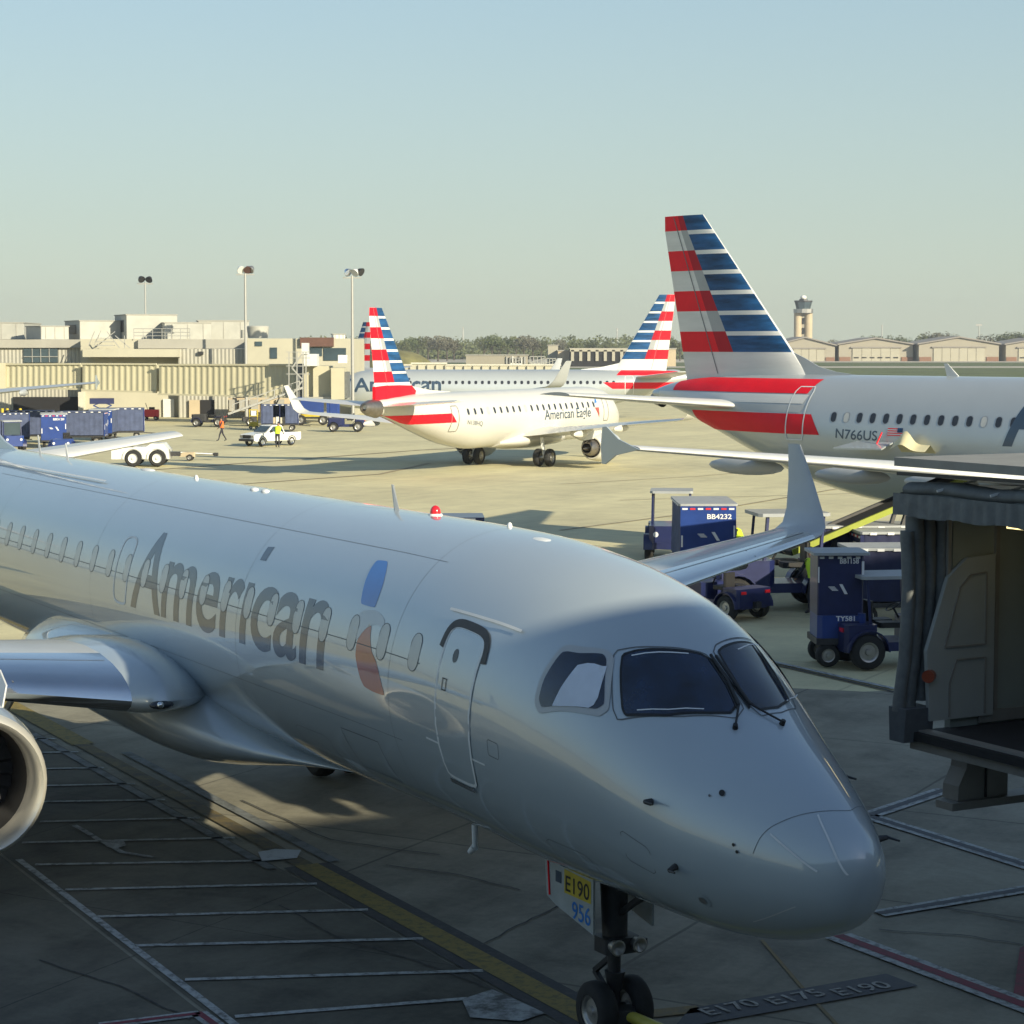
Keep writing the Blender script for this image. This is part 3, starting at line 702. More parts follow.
# open hold doors: outer skin of one and yellow lining of the other
P0 = A3.pt(22.9, A3.theta(22.9, 4.05, -1)); P1 = A3.pt(21.5, A3.theta(21.5, 4.05, -1))
mb = MB(); mb.prism([P0+Vector((0, -.02, -.05)), P1+Vector((0, -.02, -.05)), P1+Vector((.2, -.85, -.22)), P0+Vector((-.25, -.95, -.25))], (0, 0, .05)); cd = mb.build('cargo_door', SILVER2, fa)
mb = MB(); mb.bar(P0+Vector((.95, -.3, -.1)), P0+Vector((1.02, -.1, .30)), .035); mb.build('door_strut', FLAGRED, cd, smooth=40)
mb = MB(); n = 12
ring = []
for i in range(n+1):
    t = i/n; y = -(.1+.75*sin(pi*t)**.8)
    ring.append((t, y))
base = A3.pt(21.15, A3.theta(21.15, 4.0, -1)); end = A3.pt(19.8, A3.theta(19.8, 4.0, -1))
mb.loft([[base.lerp(end, t)+Vector((0, -.05, -.24)) for t in [i/n for i in range(n+1)]],
         [base.lerp(end, t)+Vector((0, -.35, .02+.42*math.exp(-((t-.30)/.22)**2))) for t in [i/n for i in range(n+1)]],
         [base.lerp(end, t)+Vector((0, -.62, -.18+.20*math.exp(-((t-.30)/.25)**2))) for t in [i/n for i in range(n+1)]]], closed=False)
mb.build('hold_door_lining', mat('pale_lining', (.75, .68, .42), rough=.6, var=.1, scale=4), fa, smooth=60)
for sd in (-1, 1):
    st = [(1.7, 10.9, 2.9, 7.0, .13), (3, 11.9, 3.02, 5.9, .125), (6.2, 13.6, 3.4, 4.2, .12), (11.5, 16.1, 3.95, 2.7, .11), (16.6, 18.3, 4.42, 1.55, .10)]
    w_ = wing('wing', sd, st, WINGGREY, air, le=LIGHTGREY)
    mb = MB(); F0 = [(18.25, 4.42), (19.0, 4.66), (19.45, 4.98), (19.6, 4.97), (19.66, 4.45), (19.62, 4.0), (19.5, 3.99), (19.1, 4.24)]
    mb.prism([Vector((-a, sd*16.65, b)) for a, b in F0], (0, sd*.05, 0)); mb.build('wingtip_fence', SILVER, w_)
    for l, s, zz in ((3.9, 18.2, 3.0), (7.6, 18.6, 3.35), (11.5, 19.2, 3.75)):
        mb = MB(); mb.ell((-s, sd*l, zz), (1.4, .16, .24)); mb.build('flap_fairing', WINGGREY, w_, smooth=60)
    nacelle(w_, sd, 9.3, 5.75, 1.75, 1.05, 4.6, cowl=SILVER2)
    mb = MB(); mb.loft([[Vector((-s, sd*5.75+y, zz)) for y, zz in ((-b, z0), (b, z0), (b, z1), (-b, z1))] for s, b, z0, z1 in ((10.4, .06, 2.75, 2.85), (12, .2, 2.6, 3.2), (14.5, .2, 2.4, 3.2), (17, .05, 2.9, 3.1))]); mb.build('pylon', WINGGREY, w_, smooth=30)
    gear_main(air, 17.7, sd*3.8, 2.9, .58, .42, .45)
    wing('stabilizer', sd, [(0, 28.0, 4.95, 4.1, .10), (1.2, 28.5, 5.0, 3.7, .10), (6.2, 31.9, 5.42, 1.5, .09)], WINGGREY, air, le=LIGHTGREY)
gear_nose(air, 5.07, 2.2, .38, .22, .25)
mb = MB(); rings = []
for s, w, zt, zb in ((9.6, 1.2, 2.6, 2.0), (11, 2.0, 3.0, 1.75), (14, 2.15, 3.1, 1.68), (18, 2.1, 3.0, 1.72), (20.5, 1.4, 2.6, 2.0)):
    rings.append([Vector((-s, w*sin(t), (zt+zb)/2+(zt-zb)/2*cos(t))) for t in [2*pi*i/32 for i in range(32)]])
mb.loft(rings); mb.build('belly_fairing', SILVER2, fa, smooth=50)
mb = MB(); mb.loft([[Vector((-20.9, .03, 6.05)), Vector((-20.4, .03, 6.05)), Vector((-20.4, -.03, 6.05)), Vector((-20.9, -.03, 6.05))], [Vector((-21.05, .01, 6.52)), Vector((-20.92, .01, 6.52)), Vector((-20.92, -.01, 6.52)), Vector((-21.05, -.01, 6.52))]]); mb.build('blade_antenna', LIGHTGREY, fa)
mb = MB(); mb.lathe([(0, .3), (.45, .2), (.5, .1)], (-33.5, 0, 5.15), (-1, 0, .06), 20); mb.build('tail_pipe', TITAN, fa, smooth=40)
left_air = copy_thing(air, (-45.9, 169.5, 0), R(90), 'parked airliner at left edge, only its grey wing showing before the terminal')

# ---- regional jet in sunlight
E17 = Fus(scaled_tab(31.68, 4.48, 1.20, 1.50, 5.6, 11.5), nose=6)
egl = thing('regional_airliner', 'white sunlit regional airliner lettered American Eagle, striped tail nearest', 'airplane', (6.7, 139.5, 0), R(63))
fe = E17.mesh('fuselage', WHITEP, egl, n=64, ds=.5)
window_row(E17, fe, [22.84-.787*i for i in range(22)], 3.40, -1, w=.24, h=.36, closed=(3, 9))
window_row(E17, fe, [22.84-.787*i for i in range(22)], 3.40, 1, w=.24, h=.36)
E17.text('American Eagle', 13.4, 6.9, E17.theta(10, 2.66, -1), E17.theta(10, 3.28, -1), 'lettering', LETTER, fe, bold=.008, off=.01)
E17.text('N138HQ', 23.0, 21.3, E17.theta(22, 2.62, -1), E17.theta(22, 2.88, -1), 'registration', LETTER, fe, off=.01)
th_ = lambda z: E17.theta(6, z, -1)
E17.decal([[(6.15, th_(3.45)), (5.6, th_(3.95)), (5.75, th_(3.5))]], 'emblem', BIRDBLUE, fe, .01, .5, .2); E17.decal([[(6.25, th_(3.2)), (5.65, th_(3.2)), (5.6, th_(2.55))]], 'emblem', BIRDRED, fe, .01, .5, .2)
stripe(E17, 'red_stripe', 24.6, 30.8, 2.85, 3.36, fe, slant=-.5)
fin(egl, 9.05, 4.45, 29.9, 31.25, 26.5, 30.6, tr=.09, base=.2)
mb = MB(); mb.loft([[Vector((-s, y, z_)) for y, z_ in ((-w, 3.95), (w, 3.95), (w*.8, zt), (-w*.8, zt))] for s, w, zt in ((26.3, .06, 4.60), (27.0, .20, 4.92), (28.4, .30, 4.96), (29.8, .27, 4.96), (30.75, .10, 4.9))]); mb.build('fin_base_stripe', FLAGRED, fe)
dorsal(fe, WHITEP, [(22.4, 4.4, 4.5, .04), (24.6, 4.35, 4.62, .09), (26.0, 4.3, 4.78, .12), (27.2, 4.3, 4.95, .12)])
for sd in (-1, 1):
    door_line(E17, fe, 23.9, 24.6, 2.35, 3.75, sd, m=DULLMETAL); door_line(E17, fe, 4.2, 4.9, 2.35, 3.75, sd, m=DULLMETAL)
    st = [(1.2, 10.6, 1.75, 5.6, .14), (2.2, 11.3, 1.85, 4.6, .13), (4.6, 12.7, 2.15, 3.5, .12), (8.5, 15.0, 2.6, 2.4, .11), (12.2, 17.0, 2.95, 1.5, .10)]
    w_ = wing('wing', sd, st, WHITEP, egl, le=CHROME)
    wing('winglet', sd, [(12.2, 17.0, 2.95, 1.5, .10, 0), (12.55, 17.2, 3.02, 1.4, .09, .5), (12.8, 17.5, 3.25, 1.2, .08, 1.0), (13.2, 18.6, 4.65, .5, .08, 1.1)], WHITEP, w_)
    for l, s, zz in ((5.3, 16.4, 2.0), (8.2, 17.2, 2.4)):
        mb = MB(); mb.ell((-s, sd*l, zz), (1.0, .11, .2)); mb.build('flap_fairing', WHITEP, w_, smooth=60)
    nacelle(w_, sd, 9.9, 4.25, 1.02, .82, 3.3, cowl=WHITEP)
    mb = MB(); mb.loft([[Vector((-s, sd*4.25+y, zz)) for y, zz in ((-b, z0), (b, z0), (b, z1), (-b, z1))] for s, b, z0, z1 in ((10.8, .05, 1.7, 1.85), (12, .16, 1.6, 2.1), (14, .16, 1.5, 2.15), (15.6, .04, 1.9, 2.05))]); mb.build('pylon', WHITEP, w_, smooth=30)
    gear_main(egl, 15.2, sd*2.35, 1.7, .52, .36, .36)
    wing('stabilizer', sd, [(0, 27.6, 3.85, 3.0, .10), (.8, 27.9, 3.88, 2.7, .10), (5.0, 29.9, 4.2, 1.2, .09)], WHITEP, egl)
gear_nose(egl, 3.8, 1.4, .3, .2, .2)
mb = MB(); mb.lathe([(0, .50), (.7, .42), (1.15, .27), (1.2, .18), (1.0, .12)], (-30.6, 0, 3.76), (-1, 0, .06), 28); mb.build('tail_pipe', TITAN, fe, smooth=40)
mb = MB(); rings = []
for s, w, zt, zb in ((9.5, .8, 1.6, 1.25), (10.5, 1.45, 2.0, 1.05), (13, 1.7, 2.2, .95), (16, 1.6, 2.1, 1.0), (18, .9, 1.7, 1.2)):
    rings.append([Vector((-s, w*sin(t), (zt+zb)/2+(zt-zb)/2*cos(t))) for t in [2*pi*i/32 for i in range(32)]])
mb.loft(rings); mb.build('belly_fairing', WHITEP, fe, smooth=50)

# ---- airliner further back, nose to the left
B7 = Fus(scaled_tab(35.9, 4.75, 1.0, 1.88, 5.5, 12.0), nose=6)
bar = thing('narrowbody_airliner', 'silver airliner parked beyond the American Eagle jet, nose left at the terminal, tall winglet', 'airplane', (-17.6, 203.4, 0), R(180))
fb = B7.mesh('fuselage', SILVER2, bar, n=56, ds=.6)
SI = MATS['silver_mica_paint_far']
fin(bar, 11.85, 4.7, 31.6, 33.15, 27.4, 32.3, tr=.085, base=.6)
dorsal(fb, FLAGWHITE, [(24.2, 4.6, 4.78, .04), (26, 4.6, 4.95, .1), (28.0, 4.6, 5.4, .12)])
for sd in (-1, 1):
    window_row(B7, fb, [27.2-.62*i for i in range(36)], 3.55, sd, w=.28, h=.36, closed=(8,))
    door_line(B7, fb, 28.3, 29.1, 2.4, 4.15, sd)
    st = [(1.7, 11.6, 1.7, 7.0, .13), (4, 13.2, 1.95, 5.2, .12), (11, 17.6, 2.8, 2.6, .11), (16.2, 20.5, 3.4, 1.4, .10)]
    w_ = wing('wing', sd, st, WINGGREY, bar)
    wing('winglet', sd, [(16.2, 20.5, 3.4, 1.4, .10, 0), (16.6, 20.8, 3.55, 1.3, .09, .6), (16.9, 21.2, 3.95, 1.15, .08, 1.1), (17.3, 22.3, 5.7, .5, .08, 1.3)], WINGGREY, w_)
    nacelle(w_, sd, 9.9, 4.85, 1.35, .95, 4.2, cowl=SILVER2)
    gear_main(bar, 17.5, sd*2.85, 1.8, .55, .40, .42)
    wing('stabilizer', sd, [(0, 28.6, 3.9, 4.2, .10), (1, 29.1, 3.95, 3.7, .10), (7.0, 32.8, 4.6, 1.4, .09)], WINGGREY, bar)
gear_nose(bar, 4.2, 1.4, .35, .2, .22)
B7.text('American', 2.6, 10.9, B7.theta(8, 2.75, 1), B7.theta(8, 4.1, 1), 'lettering', LETTER, fb, bold=.02, off=.012)
th_ = lambda z_: B7.theta(2.3, z_, 1)
B7.decal([[(2.5, th_(3.7)), (1.9, th_(3.6)), (1.5, th_(4.1)), (1.9, th_(4.2))]], 'emblem', FLAGBLUE, fb, .012, .5, .2)
stripe(B7, 'red_stripe', 26.2, 33.6, 2.95, 3.55, fb, slant=.9)
stripe(B7, 'red_stripe', 28.0, 33.8, 4.22, 4.68, fb, slant=-.5)
# an older tail shows behind the nose of the same aircraft row
ot = thing('parked_airliner_tail', 'distant airliner behind the leftmost striped tail, only its blue and red banded fin showing', 'airplane', (2, 236, 0), R(152))
F9 = Fus(scaled_tab(35.5, 4.6, 1.0, 1.88, 5.5, 12.0), nose=6)
ot.location = (at(364, 420).x*1.0, 0, 0)
_p = atd(372, 330, 246); ot.location = (_p.x+33*cos(R(140)), 246+33*sin(R(140)), 0); ot.rotation_euler = (0, 0, R(140))
fo = F9.mesh('fuselage', SILVER2, ot, n=40, ds=1.0)
fin(ot, 9.7, 4.5, 31.6, 32.8, 29.2, 32.6, tr=.085, base=.6)
for sd in (-1, 1):
    wing('wing', sd, [(1.7, 11.6, 1.7, 7.0, .13), (4, 13.2, 1.95, 5.2, .12), (11, 17.6, 2.8, 2.6, .11), (14.2, 19.5, 3.2, 1.6, .10)], WINGGREY, ot)
    wing('stabilizer', sd, [(0, 28.6, 3.9, 4.2, .10), (1, 29.1, 3.95, 3.7, .10), (6.0, 32.3, 4.5, 1.4, .09)], WINGGREY, ot)
# ------------------------------------------------------------------ pavement materials
def concrete(name, col, dark, joints=6.2, rot=PSI, stain=.55, jw=.012):
    m = bpy.data.materials.new(name); m.use_nodes = True; nt = m.node_tree; b = nt.nodes['Principled BSDF']; N = nt.nodes.new; L = nt.links.new
    tc = N('ShaderNodeTexCoord'); mp = N('ShaderNodeMapping'); mp.inputs['Rotation'].default_value = (0, 0, rot); L(tc.outputs['Object'], mp.inputs['Vector'])
    n1 = N('ShaderNodeTexNoise'); n1.inputs['Scale'].default_value = .11; n1.inputs['Detail'].default_value = 8; n1.inputs['Roughness'].default_value = .62; L(mp.outputs[0], n1.inputs['Vector'])
    m2 = N('ShaderNodeMapping'); m2.inputs['Scale'].default_value = (.9, .12, 1); L(mp.outputs[0], m2.inputs['Vector'])
    n2 = N('ShaderNodeTexNoise'); n2.inputs['Scale'].default_value = .35; n2.inputs['Detail'].default_value = 7; n2.inputs['Roughness'].default_value = .7; L(m2.outputs[0], n2.inputs['Vector'])
    n3 = N('ShaderNodeTexNoise'); n3.inputs['Scale'].default_value = 9; n3.inputs['Detail'].default_value = 5; n3.inputs['Roughness'].default_value = .75; L(mp.outputs[0], n3.inputs['Vector'])
    def ramp(src, a, b_, lo, hi):
        r = N('ShaderNodeMapRange'); r.inputs['From Min'].default_value = a; r.inputs['From Max'].default_value = b_; r.inputs['To Min'].default_value = lo; r.inputs['To Max'].default_value = hi
        L(src, r.inputs['Value']); return r.outputs[0]
    def math_(op, a, b_):
        x = N('ShaderNodeMath'); x.operation = op
        for i, v in enumerate((a, b_)):
            if isinstance(v, (int, float)): x.inputs[i].default_value = v
            else: L(v, x.inputs[i])
        return x.outputs[0]
    f = math_('MULTIPLY', ramp(n1.outputs['Fac'], .35, .65, 0, 1), stain)
    f = math_('ADD', f, ramp(n2.outputs['Fac'], .42, .72, 0, stain*.9))
    n4 = N('ShaderNodeTexNoise'); n4.inputs['Scale'].default_value = .75; n4.inputs['Detail'].default_value = 9; n4.inputs['Roughness'].default_value = .6; n4.inputs['Distortion'].default_value = .6; L(mp.outputs[0], n4.inputs['Vector'])
    f = math_('ADD', f, ramp(n4.outputs['Fac'], .42, .66, -stain*.22, stain*.5))
    f = math_('ADD', f, ramp(n3.outputs['Fac'], .3, .7, -.12, .14))
    bt = N('ShaderNodeTexBrick'); bt.offset = 0; bt.inputs['Scale'].default_value = 1; bt.inputs['Mortar Size'].default_value = jw; bt.inputs['Brick Width'].default_value = joints; bt.inputs['Row Height'].default_value = joints
    bt.inputs['Color1'].default_value = (.42, .42, .42, 1); bt.inputs['Color2'].default_value = (.58, .58, .58, 1); bt.inputs['Mortar'].default_value = (0, 0, 0, 1); bt.inputs['Mortar Smooth'].default_value = .3
    wv = N('ShaderNodeVectorMath'); wv.operation = 'ADD'; nw = N('ShaderNodeTexNoise'); nw.inputs['Scale'].default_value = 1.2; L(mp.outputs[0], nw.inputs['Vector'])
    sc = N('ShaderNodeVectorMath'); sc.operation = 'SCALE'; sc.inputs['Scale'].default_value = .03; L(nw.outputs['Color'], sc.inputs[0]); L(mp.outputs[0], wv.inputs[0]); L(sc.outputs[0], wv.inputs[1]); L(wv.outputs[0], bt.inputs['Vector'])
    f = math_('ADD', f, ramp(bt.outputs['Color'], .4, .6, -.06, .06))
    f = math_('ADD', f, ramp(bt.outputs['Fac'], 0, 1, 0, .55))
    mx = N('ShaderNodeMix'); mx.data_type = 'RGBA'; mx.clamp_factor = True; mx.inputs['A'].default_value = (*col, 1); mx.inputs['B'].default_value = (*dark, 1); L(f, mx.inputs['Factor'])
    L(mx.outputs['Result'], b.inputs['Base Color']); b.inputs['Roughness'].default_value = .82
    bp = N('ShaderNodeBump'); bp.inputs['Strength'].default_value = .35; bp.inputs['Distance'].default_value = .01; L(n3.outputs['Fac'], bp.inputs['Height']); L(bp.outputs[0], b.inputs['Normal'])
    return m
def worn(name, col, under, amount=.45, scale=7):
    m = bpy.data.materials.new(name); m.use_nodes = True; nt = m.node_tree; b = nt.nodes['Principled BSDF']; N = nt.nodes.new; L = nt.links.new
    tc = N('ShaderNodeTexCoord'); n = N('ShaderNodeTexNoise'); n.inputs['Scale'].default_value = scale; n.inputs['Detail'].default_value = 8; n.inputs['Roughness'].default_value = .75; L(tc.outputs['Object'], n.inputs['Vector'])
    r = N('ShaderNodeMapRange'); r.inputs['From Min'].default_value = amount-.07; r.inputs['From Max'].default_value = amount+.12; L(n.outputs['Fac'], r.inputs['Value'])
    mx = N('ShaderNodeMix'); mx.data_type = 'RGBA'; mx.inputs['A'].default_value = (*under, 1); mx.inputs['B'].default_value = (*col, 1); L(r.outputs[0], mx.inputs['Factor']); L(mx.outputs['Result'], b.inputs['Base Color']); b.inputs['Roughness'].default_value = .75
    return m
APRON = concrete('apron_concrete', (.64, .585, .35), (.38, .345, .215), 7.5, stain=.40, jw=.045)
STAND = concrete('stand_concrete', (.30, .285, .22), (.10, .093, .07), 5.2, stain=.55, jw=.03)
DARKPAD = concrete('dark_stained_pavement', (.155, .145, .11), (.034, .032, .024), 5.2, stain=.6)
GRASS = mat('mown_grass', (.085, .11, .035), rough=.95, var=.35, scale=.05)
DIRT = mat('far_ground', (.22, .20, .13), rough=.95, var=.3, scale=.01)
TAXI = mat('taxiway_concrete', (.42, .39, .32), rough=.9, var=.1, scale=.05)
W_PAINT = worn('worn_white_marking', (.40, .42, .41), (.09, .09, .085), .43)
W_PAINT2 = worn('very_worn_white_marking', (.17, .185, .19), (.06, .065, .06), .44, 2.2)
Y_PAINT = worn('worn_yellow_marking', (.24, .18, .04), (.10, .085, .035), .42)
Y_THIN = worn('faded_yellow_marking', (.22, .16, .06), (.16, .13, .08), .45)
K_PAINT = worn('black_marking_border', (.035, .035, .037), (.07, .07, .065), .40)
R_PAINT = worn('worn_red_marking', (.20, .03, .05), (.10, .05, .05), .42)
B_PAINT = worn('grey_sign_patch', (.07, .075, .085), (.10, .10, .095), .40)
TARM = worn('crack_sealant', (.03, .03, .03), (.10, .095, .08), .42)
OILM = worn('spilled_paint', (.38, .40, .40), (.08, .08, .075), .47, 3)

def sheet(name, pts, m, z):
    mb = MB(); mb.poly([(p[0], p[1], z) for p in pts]); return struct(mb.build(name, m))
def grid_sheet(name, x0, y0, x1, y1, m, z): return sheet(name, [(x0, y0), (x1, y0), (x1, y1), (x0, y1)], m, z)
grid_sheet('ground', -6000, -800, 6000, 9000, DIRT, -.12)
grid_sheet('apron', -420, -60, 420, 600, APRON, -.02)
ca, sa = cos(PSI), sin(PSI)
def body(s, l): return (3.05-s*sa+l*ca, 17.856+s*ca+l*sa)
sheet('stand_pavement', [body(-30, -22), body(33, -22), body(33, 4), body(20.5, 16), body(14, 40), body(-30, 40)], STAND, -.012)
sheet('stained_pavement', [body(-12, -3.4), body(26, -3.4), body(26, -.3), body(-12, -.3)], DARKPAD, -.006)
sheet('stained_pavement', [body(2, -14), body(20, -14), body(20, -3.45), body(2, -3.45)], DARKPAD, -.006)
grid_sheet('grass', 14, 335, 900, 600, GRASS, .02)
grid_sheet('grass', -900, 600.2, 900, 655, GRASS, .0)
grid_sheet('taxiway', -900, 655.2, 900, 700, TAXI, .0)
grid_sheet('grass', -900, 700.2, 1200, 850, GRASS, .0)
grid_sheet('taxiway', -900, 850.2, 1200, 1150, TAXI, .0)

_mz = [0.002]
def mark(name, pts, w, m, dz=0.0):
    """painted line along world points"""
    mb = MB(); P = [Vector((p[0], p[1], 0)) for p in pts]; z = .004+dz
    L = []
    for i, p in enumerate(P):
        a = P[max(i-1, 0)]; b = P[min(i+1, len(P)-1)]; d = (b-a).normalized(); n = Vector((-d.y, d.x, 0))*w/2
        L.append((p-n+Vector((0, 0, z)), p+n+Vector((0, 0, z))))
    for a, b in zip(L, L[1:]): mb.poly([a[0], a[1], b[1], b[0]])
    return struct(mb.build(name, m))
B = body
mark('lead_in_line', [B(-8, .08), B(12.4, .08)], .34, Y_PAINT, .004)
mark('marking_border', [B(-8, .08), B(12.4, .08)], .68, K_PAINT); mark('lead_in_line', [B(12.4, .06), B(22.5, .06)], .26, worn('very_worn_yellow', (.16, .12, .04), (.06, .055, .04), .47, 2.5), .004)
mark('marking_border', [B(12.4, -.42), B(24, -.42)], .15, W_PAINT2, .004); mark('marking_border', [B(12.4, .50), B(21.4, .50)], .18, W_PAINT2, .004)
mark('lead_in_line', [B(22.5, .08), B(46, .08)], .40, Y_PAINT, .004)
mark('boundary_line', [B(-4, -3.3), B(14.6, -3.3)], .10, W_PAINT, .004)
hatch = [((30, 739), (56, 739)), ((34, 753), (79, 752)), ((40, 769), (104, 768)), ((43, 786), (135, 784)), ((44, 802), (165, 800)), ((40, 822), (200, 818)), ((22, 843), (235, 838)),
         ((35, 865), (262, 861)), ((65, 890), (317, 884)), ((97, 917), (368, 910)), ((135, 946), (423, 939)), ((185, 980), (483, 971)), ((235, 1017), (468, 999))]
for a, b in hatch:
    A, Bq = at(*a), at(*b); mark('hatch_line', [A.lerp(Bq, -.0), A.lerp(Bq, .33), A.lerp(Bq, .66), Bq], .10, W_PAINT, .004)
sheet('spilled_paint', [at(*p)[:2] for p in ((258, 853), (275, 850), (301, 851), (297, 859), (262, 862))], worn('fresh_white_spill', (.50, .54, .56), (.2, .22, .22), .36, 3), .016)
sheet('spilled_paint', [at(*p)[:2] for p in ((462, 1000), (492, 990), (520, 1002), (545, 1014), (520, 1022), (470, 1018))], OILM, .010)
mark('spilled_paint', [at(*p) for p in ((74, 826), (82, 830), (98, 840), (108, 845), (122, 853), (154, 858))], .09, OILM, .010)
sheet('spilled_paint', [at(*p)[:2] for p in ((101, 840), (124, 842), (126, 846), (114, 850), (106, 847))], OILM, .012)
def red_line(p, q, w=.34, name='safety_line', core=R_PAINT):
    mark(name, [p, q], w, W_PAINT, .004); mark(name, [p, q], w*.40, core, .008)
red_line(at(838, 936), at(1100, 1034), .40)
red_line(at(868, 816), at(945, 790), .34, core=B_PAINT); red_line(at(868, 816), at(1040, 870), .34, core=B_PAINT); red_line(at(878, 914), at(1040, 887), .30, core=B_PAINT)
sheet('red_area', [at(*p)[:2] for p in ((1020, 948), (1040, 940), (1050, 1000), (1013, 997))], R_PAINT, .004)
red_line(at(100, 1026), at(200, 1014), .2); red_line(at(198, 1013), at(216, 1026), .2)
mark('lead_in_line', [at(762, 940), at(800, 985), at(842, 1030)], .045, Y_THIN, -.002)
mark('lead_in_line', [at(640, 1015), at(700, 1009)], .25, Y_THIN, .002)
mark('service_road_line', [at(770, 661), at(895, 689)], .16, W_PAINT, .004)
mark('service_road_line', [at(770, 663.5), at(895, 692)], .10, TARM, .002)
A_, B_ = at(672, 1030), at(918, 986); C_, D_ = at(886, 974), at(690, 1009)
sheet('sign_patch', [p[:2] for p in (A_, B_, C_, D_)], B_PAINT, .006)
up_ = (at(772, 996)-at(778, 1008)); 
for t, x0, y0, x1, y1 in (('E170', 711, 1017, 762, 1006), ('E175', 776, 1006, 828, 996), ('E190', 842, 997, 894, 988)):
    p = at(x0, y0); q = at(x1, y1); u = (q-p)
    n = Vector((-u.y, u.x, 0)).normalized()
    o = flat_text(t, 'stand_marking_text', worn('stand_text_'+t, (.36, .36, .33), (.10, .10, .10), .44, 14), None, (p.x, p.y, .018), u, n*.26, bold=.01); struct(o)
# crack sealing and tyre marks
def crack(pts, w=.028):
    P = []
    for a, b in zip(pts, pts[1:]):
        for i in range(6): P.append(a.lerp(b, i/6)+Vector((random.uniform(-.03, .03), random.uniform(-.03, .03), 0)))
    P.append(pts[-1]); mark('crack_seal', P, w, TARM, .001)
for p in ([(280, 905), (345, 940), (430, 965), (520, 1000)], [(385, 865), (460, 875), (520, 890)], [(240, 800), (330, 840), (440, 855)], [(930, 905), (1023, 922)], [(880, 930), (960, 935), (1023, 945)], [(40, 960), (120, 985), (190, 1020)],
          [(900, 700), (960, 760), (1020, 800)], [(560, 905), (520, 925), (450, 960)]): crack([at(*q) for q in p])
for p, w in (([(120, 497), (240, 484), (380, 474), (430, 463)], .25), ([(560, 484), (700, 476), (770, 470)], .12), ([(300, 500), (200, 488)], .1), ([(560, 530), (700, 512), (900, 478)], .14), ([(150, 470), (420, 450), (480, 447)], .3), ([(620, 500), (900, 492)], .12)):
    mark('tyre_track', [at(*q) for q in p], w, worn('tyre_mark_%d' % p[0][0], (.30, .24, .15), (.38, .32, .21), .47, 1.5), .001)

# ------------------------------------------------------------------ buildings at the left
TD = 208.0
class Bld:
    def __init__(s, name, label, cat='building', d=TD, x=0): s.root = thing(name, label, cat, (atd(x, 400, d).x, d, 0)); s.o = Vector(s.root.location)
    def block(s, name, x0, x1, yt, yb, d, dep, m, rot=R(16), parent=None, bev=0):
        """box whose camera-facing side spans the given survey extents at distance d"""
        A = atd(x0, yt, d); Bv = atd(x1, yt, d); zb = max(atd(x0, yb, d).z, 0) if yb else 0
        w = (Bv.x-A.x)/cos(rot)
        mb = MB(); M = Matrix.Rotation(rot, 3, 'Z'); c = Vector((A.x, d, (A.z+zb)/2))+M@Vector((w/2, dep/2, 0))
        mb.box((0, 0, 0), (w, dep, A.z-zb), M, bev)
        o = mb.build(name, m, parent or s.root); o.location = c-s.o
        if parent: o.location = c-s.o-parent.location
        o['_w'] = 0; del o['_w']
        return o
    def panel(s, name, x0, x1, yt, yb, d, m, parent=None, rot=R(16), th=.12, wall_x=None):
        A = atd(x0, yt, d); Bv = atd(x1, yt, d); zb = max(atd(x0, yb, d).z, 0)
        return s.block(name, x0, x1, yt, yb, d, th, m, rot, parent)
T_ = Bld('terminal_building', 'long cream and grey airport terminal at the far left under roof machinery', x=100)
b1 = T_.block('upper_wall', -60, 82, 348, 420, 212, 24, CORRG, rot=0)
T_.block('fascia', -60, 82, 339.5, 347.8, 211.6, 25, GREYW, rot=0)
T_.block('cream_wall', 80.5, 183, 339, 420, 210, 26, CREAM, rot=0)
T_.block('fascia', 138, 246, 339.3, 348.5, 209.4, 1.2, GREYW, rot=0)
T_.block('shade_canopy', 82.5, 178, 349, 357, 207.2, 2.6, CREAM, rot=0)
T_.block('corrugated_wall', 178, 247, 349, 420, 208.6, 20, CORRG, rot=0)
T_.block('parapet', 247.2, 350, 338.5, 420, 207, 20, CREAM, rot=0)
wp = T_.block('window_strip', 23.5, 57.5, 348.5, 362.5, 211.8, .5, WINDOWG, rot=0)
for x in (32, 40.5, 49): T_.block('mullion', x-.3, x+.3, 348.6, 362.4, 211.7, .2, POLE, rot=0)
T_.block('mullion', 23.6, 57.4, 356.3, 357, 211.68, .2, POLE, rot=0)
T_.block('loading_bay', 13, 78, 397, 417.8, 211.7, .6, DARKOPEN, rot=0)
T_.block('column', 78, 83, 392, 419, 209, 1.0, CREAM2, rot=0)
T_.block('door_opening', 200, 214, 400, 419, 208.3, .5, DARKOPEN, rot=0); T_.block('door_leaf', 189, 199.6, 400, 419, 208.2, .3, BRICK, rot=0)
T_.block('door_leaf', 163, 174, 399, 419, 209.7, .4, LIGHTGREY, rot=0)
T_.block('low_canopy', 84, 125, 410, 413, 206, 4, GREYW, rot=0)
T_.block('pipe_rack', 228, 300, 398, 412, 205.5, .8, BRICK, rot=0)
for x in (233, 243, 254, 266, 280): T_.block('screen', x-4, x+4, 399.5, 411, 205.2, .2, GREYW, rot=0)
for x0, x1, y0, y1 in ((255, 262, 341.5, 346), (270, 277, 347.5, 358.5), (310, 322, 347.5, 356), (323.5, 346, 348, 360.5)):
    T_.block('window', x0, x1, y0, y1, 206.9, .4, WINDOWG, rot=0)
T_.block('brown_sign_band', 300, 333.5, 337.5, 346.5, 206.6, .6, RUSTY, rot=0)
T_.block('wall_lamp', 198, 203, 351.5, 354.5, 208.2, .5, DARKMETAL, rot=0)
